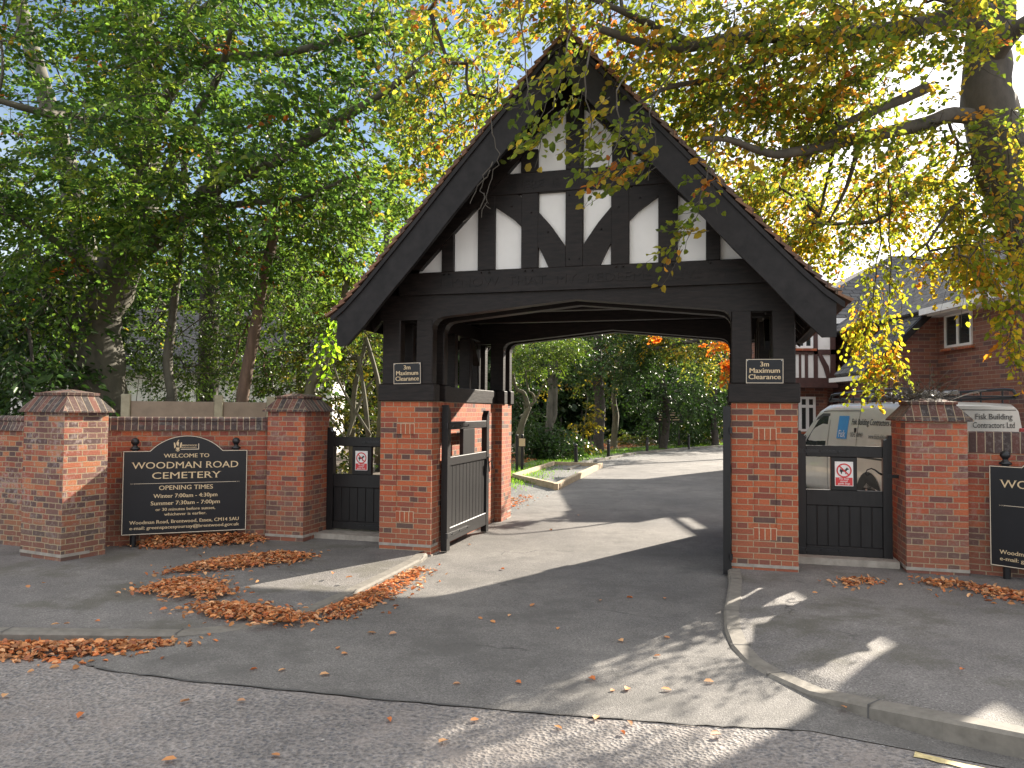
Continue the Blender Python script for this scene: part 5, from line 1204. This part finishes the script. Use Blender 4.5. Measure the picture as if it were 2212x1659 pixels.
def wtree(label, px, Yy, trunk, crown, pal, bm='bark', size=.12, lf='glossleaf', nl=22, L=.7, name='tree', **kw):
    b_ = at(px, 900, Yy); P = [([(b_.x, Yy, -.1)]+[A_(x, y, Yy) for x, y in tr_], r0, r1) for tr_, r0, r1 in trunk]
    c = clumpy(np.concatenate([B_(*q) for q in crown]), .8, .93)
    return wood(name, label, (b_.x, Yy, 0), P, [(c, dict(L=L, nl=nl, size=size, pal=pal))], bm, lf, **kw)
wtree('ivy clad tree with two pale bare stems beyond the left side of the arch', 1188, 26, [([(1186, 970), (1187, 915), (1188, 880), (1190, 850), (1191, 760)], .17, .10), ([(1187, 925), (1197, 900), (1199, 860), (1201, 800), (1215, 720)], .11, .08)],
      [(1190, 780, 26.5, 1.4, 1.0, .9, 150), (1160, 940, 27, .8, .6, .9, 80), (1184, 955, 26, .35, .35, .6, 50), (1210, 960, 25.5, .9, .7, .8, 60)], DARK)
wtree('tree with a single pale straight trunk in the middle of the wood beyond the arch', 1326, 34, [([(1326, 950), (1330, 900), (1326, 860), (1334, 800), (1330, 720)], .17, .10)], [(1330, 780, 29.5, 1.8, 1.4, 1.1, 150), (1400, 740, 30, 1.5, 1.2, 1.0, 120), (1310, 700, 29.5, 1.5, 1.2, 1.2, 90)], DARK, 'paleb')
wtree('dark trunked tree between the yellow shrub and the pale straight trunk', 1292, 31, [([(1292, 960), (1296, 880), (1290, 800), (1292, 700)], .26, .18)], [(1290, 770, 32, 1.6, 1.3, 1.5, 110), (1180, 760, 32, 2.0, 1.3, 1.8, 140)], OLIVE, 'darkbark')
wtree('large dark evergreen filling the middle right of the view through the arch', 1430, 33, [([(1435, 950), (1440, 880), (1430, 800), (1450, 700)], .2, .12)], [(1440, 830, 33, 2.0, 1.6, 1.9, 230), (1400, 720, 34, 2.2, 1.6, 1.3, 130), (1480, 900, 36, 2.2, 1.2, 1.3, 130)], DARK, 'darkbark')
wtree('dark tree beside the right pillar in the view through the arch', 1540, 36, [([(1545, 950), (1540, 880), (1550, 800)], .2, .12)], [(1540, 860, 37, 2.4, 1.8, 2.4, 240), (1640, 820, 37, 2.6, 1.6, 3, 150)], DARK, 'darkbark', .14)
wtree('olive and gold autumn tree at the top right of the view through the arch', 1640, 28, [([(1630, 900), (1580, 820), (1520, 740), (1430, 752), (1400, 748)], .14, .05)], [(1500, 745, 28, 1.4, 1.0, .65, 120), (1420, 725, 28.5, 1.1, .8, .5, 60), (1540, 790, 29, .9, .8, .6, 50)], OLIVE, 'darkbark', .12, 'leaf')
t_ = wtree('orange leaved branch tip hanging beside the right pillar in the arch', 1690, 15.5, [([(1700, 880), (1690, 760), (1640, 690), (1575, 705), (1540, 722)], .05, .012)], [(1556, 745, 15.5, .28, .25, .16, 22), (1570, 790, 15.5, .10, .15, .26, 18), (1430, 728, 16.5, .09, .1, .07, 6)], ORANGE, 'bark', .085, 'leaf2', 12, .25, name='autumn_tree', frac=.2)
wtree('yellow leaved maple shrub at the wood edge beyond the arch', 1262, 28.5, [([(1256, 980), (1262, 920), (1270, 860)], .03, .012), ([(1270, 980), (1280, 920), (1285, 880)], .03, .012)], [(1255, 935, 28.5, .45, .4, .55, 24), (1275, 905, 28.5, .35, .4, .6, 18), (1262, 965, 28, .5, .4, .3, 16), (1268, 818, 29, .4, .3, .25, 14)], palette(((.30, .22, .03), 3), ((.22, .20, .035), 2), ((.12, .12, .03), 2)), 'paleb', .13, 'leaf', 10, .4, name='maple_shrub', cat='shrub')
for i, (px, py, Yy, rx, ry, rz, n, pal, lab) in enumerate([(1150, 960, 25.5, .7, .5, .9, 70, DARK, 'ivy covered stump beyond the left back pillar'), (1215, 965, 28, .9, .5, .6, 50, OLIVE, 'low pale green bush behind the gravel bed'), (1360, 955, 36, 1.2, .6, .5, 50, OLIVE, 'low bush below the pale straight trunk'),
        (1400, 950, 38, 1.3, .6, .6, 50, DARK, 'low dark bush left of the notice board'), (1510, 935, 38, 1.8, .8, .8, 90, OLIVE, 'pale green laurel low at the right of the wood edge'), (1465, 935, 38, 1.5, .7, .8, 70, DARK, 'dark low shrub right of the notice board')]):
    c0 = at(px, py, Yy); t = thing('bush', lab, 'bush', (c0.x, c0.y, 0)); F = Foliage(); c = blob(c0.x, c0.y, max(.2, c0.z-.1), rx, ry, rz, n); c[:, 2] = np.abs(c[:, 2])
    F.sprays(c, outward(c, (c0.x, c0.y, 0), down=.1), .5, 22, .10, pal); st = np.tile([[c0.x, c0.y, 0.]], (10, 1)); F.twigs(st, c[:10], .02, .006, seg=4); F.build('foliage', 'glossleaf', 'paleb', t, (c0.x, c0.y, 0))
# the mass of woodland behind everything
F = Foliage()
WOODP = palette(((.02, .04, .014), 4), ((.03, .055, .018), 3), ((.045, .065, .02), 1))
P = []
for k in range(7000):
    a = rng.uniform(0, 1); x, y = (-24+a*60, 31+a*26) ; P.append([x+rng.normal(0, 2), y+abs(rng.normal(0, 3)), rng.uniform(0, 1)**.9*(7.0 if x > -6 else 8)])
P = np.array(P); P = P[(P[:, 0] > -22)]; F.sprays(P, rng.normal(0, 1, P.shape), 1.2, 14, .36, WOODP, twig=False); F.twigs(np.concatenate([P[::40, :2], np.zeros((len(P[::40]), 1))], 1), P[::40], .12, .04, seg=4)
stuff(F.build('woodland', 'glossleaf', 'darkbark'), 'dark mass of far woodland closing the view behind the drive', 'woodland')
# small trees and shrubs behind the right house and far behind, towards the sun
# ---- grass blades on the verge
F = Foliage(); vp = [(-1.2, 13.6), (-.1, 16.5), (.3, 18.5), (.65, 21), (1.5, 24.4), (2.9, 28.2), (5.4, 32.2), (8.6, 36.0), (12.5, 39.8)]; n = 9000
t_ = rng.uniform(0, 1, n)**.7*(len(vp)-1.001); k = t_.astype(int); f_ = (t_-k)[:, None]; vpa = np.array(vp); c = vpa[k]*(1-f_)+vpa[k+1]*f_; w_ = .45+.25*(t_/8)
off = rng.normal(0, 1, n)*w_*.75; c = c+np.stack([-off*.8, off*.55], 1); pos = np.concatenate([c, np.full((n, 1), .005)], 1); d = rng.normal(0, .35, (n, 3)); d[:, 2] = 1
cg = np.array([[.11, .20, .03]])*rng.uniform(.6, 1.4, (n, 1)); F.leaves(pos, d, rng.normal(0, 1, (n, 3)), rng.uniform(.04, .09, n), cg, wid=.10, fold=.02)
stuff(F.build('grass', 'leaf', 'bark'), 'short bright green grass on the verge beside the gravel strip', 'grass')
# ---- fallen leaves
BRN = np.array([[.42, .19, .08], [.50, .23, .09], [.33, .13, .065], [.56, .32, .16], [.48, .16, .055], [.40, .22, .12]])
def litter(label, poly, n, h, size=.050, zb=0., hgt=None):
    """a drift of dead leaves over a ground polygon"""
    P = [(p.x, p.y) for p in poly]; xs = [p[0] for p in P]; ys = [p[1] for p in P]; pts = []
    def inside(x, y):
        r = False; j = len(P)-1
        for i in range(len(P)):
            if (P[i][1] > y) != (P[j][1] > y) and x < (P[j][0]-P[i][0])*(y-P[i][1])/(P[j][1]-P[i][1])+P[i][0]: r = not r
            j = i
        return r
    def edge(x, y):
        b = 9
        for i in range(len(P)):
            a, c = Vector(P[i]), Vector(P[(i+1) % len(P)]); q = Vector((x, y)); ac = c-a; t = max(0, min(1, (q-a).dot(ac)/max(ac.length_squared, 1e-6))); b = min(b, (a+ac*t-q).length)
        return b
    while len(pts) < n:
        x, y = random.uniform(min(xs)-.25, max(xs)+.25), random.uniform(min(ys)-.25, max(ys)+.25)
        if inside(x, y):
            e = edge(x, y); pts.append((x, y, zb+.008+min(1, e/.10)*h*random.random()**.6))
        elif random.random() < .30*math.exp(-edge(x, y)/.07): pts.append((x, y, zb+.006))
    pts = np.array(pts); m_ = len(pts); F = Foliage(); d = rng.normal(0, 1, (m_, 3)); d[:, 2] *= .28; nm = rng.normal(0, .45, (m_, 3)); nm[:, 2] += 1
    F.leaves(pts-nrm(d)*.02, d, nm, size*rng.uniform(.7, 1.25, m_), BRN[rng.integers(0, len(BRN), m_)]*rng.uniform(.75, 1.6, (m_, 1)), wid=.27, fold=.14)
    return stuff(F.build('leaf_drift', 'deadleaf', 'bark'), label, 'fallen leaves')
g = lambda *L: [gp(x, y, .05) for x, y in L]
litter('drift of brown fallen leaves, uppermost of those on the left pavement', g((350, 1241), (430, 1222), (520, 1206), (600, 1198), (682, 1202), (640, 1216), (520, 1230), (440, 1238)), 1400, .035, zb=.068)
litter('round drift of brown fallen leaves in the middle of the left pavement', g((300, 1280), (350, 1260), (430, 1252), (480, 1266), (498, 1282), (460, 1291), (380, 1291)), 1000, .035, zb=.06)
litter('partly sunlit drift of fallen leaves by the dropped kerb', g((420, 1310), (470, 1304), (520, 1303), (600, 1316), (655, 1328), (645, 1342), (560, 1338), (450, 1326)), 900, .035, zb=.045)
litter('sunlit drift of fallen leaves in the gutter leading to the left pillar', [Vector(p) for p in [(-1.60, 5.80), (-1.30, 6.60), (-1.08, 7.3), (-.93, 7.75), (-.86, 7.72), (-.90, 7.2), (-1.05, 6.5), (-1.30, 5.85)]], 950, .045, zb=.004)
litter('long drift of fallen leaves in the road gutter at the left edge', [Vector(p) for p in [(-4.6, 5.26), (-3.4, 5.18), (-2.7, 5.22), (-2.25, 5.28), (-2.4, 5.10), (-2.8, 4.92), (-3.4, 4.86), (-4.6, 4.92)]], 1900, .05, zb=.003)
litter('drift of fallen leaves against the wall under the left welcome board', [Vector(p) for p in [(-4.25, 8.62), (-3.3, 8.98), (-2.95, 9.08), (-2.9, 8.98), (-3.1, 8.72), (-3.9, 8.42)]], 1100, .09, zb=.07)
litter('small drift of fallen leaves before the right side gate', g((1810, 1262), (1850, 1256), (1895, 1262), (1880, 1270), (1830, 1270)), 130, .02, .05, zb=.08)
litter('trail of fallen leaves below the right welcome board', g((1985, 1262), (2060, 1266), (2140, 1280), (2212, 1290), (2212, 1310), (2150, 1300), (2080, 1284), (2010, 1272)), 420, .03, .05, zb=.085)
litter('leaf litter on the bank under the trees beyond the gate', [Vector(p) for p in [(-2.5, 17), (-.6, 20), (.6, 24), (3.3, 30), (7.5, 38), (6, 40), (1.5, 32), (-1.5, 26), (-3, 20)]], 2600, .03, .09, zb=-.01)
litter('leaf litter on the gravel strip beside the gravel bed', [Vector(p) for p in [(-.6, 12.4), (.0, 12.5), (.45, 14.1), (.25, 14.6), (-.2, 13.6), (-.8, 13)]], 200, .015, .05, zb=0)
# single leaves, one object each
LM = []
for i in range(5):
    F = Foliage(); F.leaves(np.array([[-.03, 0, .008]]), np.array([[1., 0, .08]]), np.array([[0, .15, 1.]]), np.array([.055]), BRN[[0, 1, 3, 5, 4]][i:i+1]*1.25, wid=.30, fold=.05+.035*i)
    o = F.build('fallen_leaf', 'deadleaf', 'bark'); LM.append(o.data); bpy.data.objects.remove(o)
spots = [(730, 1403, 0), (743, 1416, 0), (803, 1371, 0), (848, 1373, 0), (549, 1449, 0), (345, 1300, .07), (356, 1303, .07), (610, 1451, 0), (520, 1518, 0), (175, 1550, 0), (597, 1636, 0), (364, 1648, 0), (958, 1607, 0), (987, 1481, 0), (1119, 1478, 0), (1024, 1560, 0), (1206, 1576, 0), (1341, 1388, 0), (1421, 1420, 0), (1278, 1471, 0), (1322, 1495, 0), (1354, 1493, 0), (1288, 1555, 0), (1361, 1567, 0), (1345, 1587, 0), (1037, 1338, 0), (1064, 1346, 0), (1101, 1332, 0), (1295, 1300, 0), (1361, 1294, 0), (1436, 1295, 0), (895, 1240, 0), (870, 1252, 0), (755, 1250, .07), (720, 1242, .07), (1440, 1380, 0), (1438, 1494, 0), (1530, 1477, 0), (1545, 1593, 0), (2078, 1450, .11), (1822, 1532, .02), (1760, 1283, .08), (2008, 1278, .09), (1015, 1178, 0), (1085, 1232, 0), (1190, 1146, 0), (1250, 1115, 0), (120, 1352, .08), (145, 1350, .08), (210, 1345, .08), (60, 1270, .08), (95, 1262, .08), (10, 1508, 0), (400, 1520, 0), (840, 1560, 0), (1150, 1310, 0), (1205, 1360, 0), (700, 1462, 0)]
for i, (px, py, z) in enumerate(spots):
    o = bpy.data.objects.new('fallen_leaf', LM[i % 5]); link(o); p = gp(px, py, z); o.location = (p.x, p.y, z+.004); o.rotation_euler = (random.uniform(-.15, .15), random.uniform(-.15, .15), random.uniform(0, 6.28)); s_ = random.uniform(.75, 1.25); o.scale = (s_,)*3
    tag(o, 'single curled brown leaf lying alone on the asphalt', 'leaf', 'scattered single fallen leaves')

# ================================================================ light, sky, camera
sun = bpy.data.lights.new('sun', 'SUN'); sun.energy = 5.0; sun.angle = R(.55); sun.color = (1, .90, .76)
so = link(bpy.data.objects.new('sun', sun)); so.rotation_euler = (-SUND).to_track_quat('-Z', 'Y').to_euler(); so.location = (10, 10, 20)
w = bpy.data.worlds.new('World'); S.world = w; w.use_nodes = True; nt = w.node_tree
bg = nt.nodes['Background']; sky = nt.nodes.new('ShaderNodeTexSky'); sky.sky_type = 'NISHITA'; sky.sun_disc = False
sky.sun_elevation = SUN_EL; sky.sun_rotation = SUN_AZ; sky.air_density = 1.0; sky.dust_density = .9; sky.ozone_density = 1.0
tc = nt.nodes.new('ShaderNodeTexCoord').outputs['Generated']
cn = noise(nt, 1.7, 7, .6, tc, (1, 1, 2.2))
cf = ramp(nt, cn, [(.42, (0, 0, 0)), (.58, (1, 1, 1))])
vd = N(nt, 'ShaderNodeVectorMath', operation='DOT_PRODUCT'); nt.links.new(tc, vd.inputs[0]); vd.inputs[1].default_value = Vector((-.20, .84, .50)).normalized()
clear = ramp(nt, vd.outputs['Value'], [(.80, (1, 1, 1)), (.93, (.0, .0, .0))])
cf = mix(nt, 1., cf, clear, 'MULTIPLY')
cc = mix(nt, cf, sky.outputs[0], (13.6, 13.3, 13.3))
nt.links.new(cc, bg.inputs[0]); bg.inputs[1].default_value = .055
cam = bpy.data.cameras.new('camera'); cam.sensor_width = 36; cam.lens = 36*FW; cam.clip_end = 800; cam.clip_start = .05
co = link(bpy.data.objects.new('camera', cam)); co.matrix_world = Matrix.Translation((0, 0, EYE)) @ Matrix.Rotation(math.pi/2+PITCH, 4, 'X') @ Matrix.Rotation(ROLL, 4, 'Z')
S.camera = co
S.view_settings.view_transform = 'Standard'; S.view_settings.look = 'None'; S.view_settings.gamma = 1; S.view_settings.exposure = 1.7
S.render.resolution_x, S.render.resolution_y = 1024, 768

# added mound, not part of the place, screens bright sky behind the wood
mb = MB(); nx_ = 60
vs = []; fs = []
for j, (y, h) in enumerate([(58, 0), (64, 3.5), (74, 7.5), (90, 9.5), (130, 9)]):
    for i in range(nx_+1):
        x = -90+180*i/nx_; vs.append((x, y+x*.25+3*math.sin(x*.21), -.02 if j == 0 else h*(.85+.2*math.sin(x*.17+j)+.12*math.sin(x*.53))))
for j in range(4):
    for i in range(nx_): fs.append((j*(nx_+1)+i, j*(nx_+1)+i+1, (j+1)*(nx_+1)+i+1, (j+1)*(nx_+1)+i))
mb.add(vs, fs); MT['screen_mound_green'] = plain('screen_mound_green', (.045, .065, .025), .95, var=.5, nscale=.6, bmp=.8, bdist=.4); struct(mb.build('screen_mound', 'screen_mound_green'))
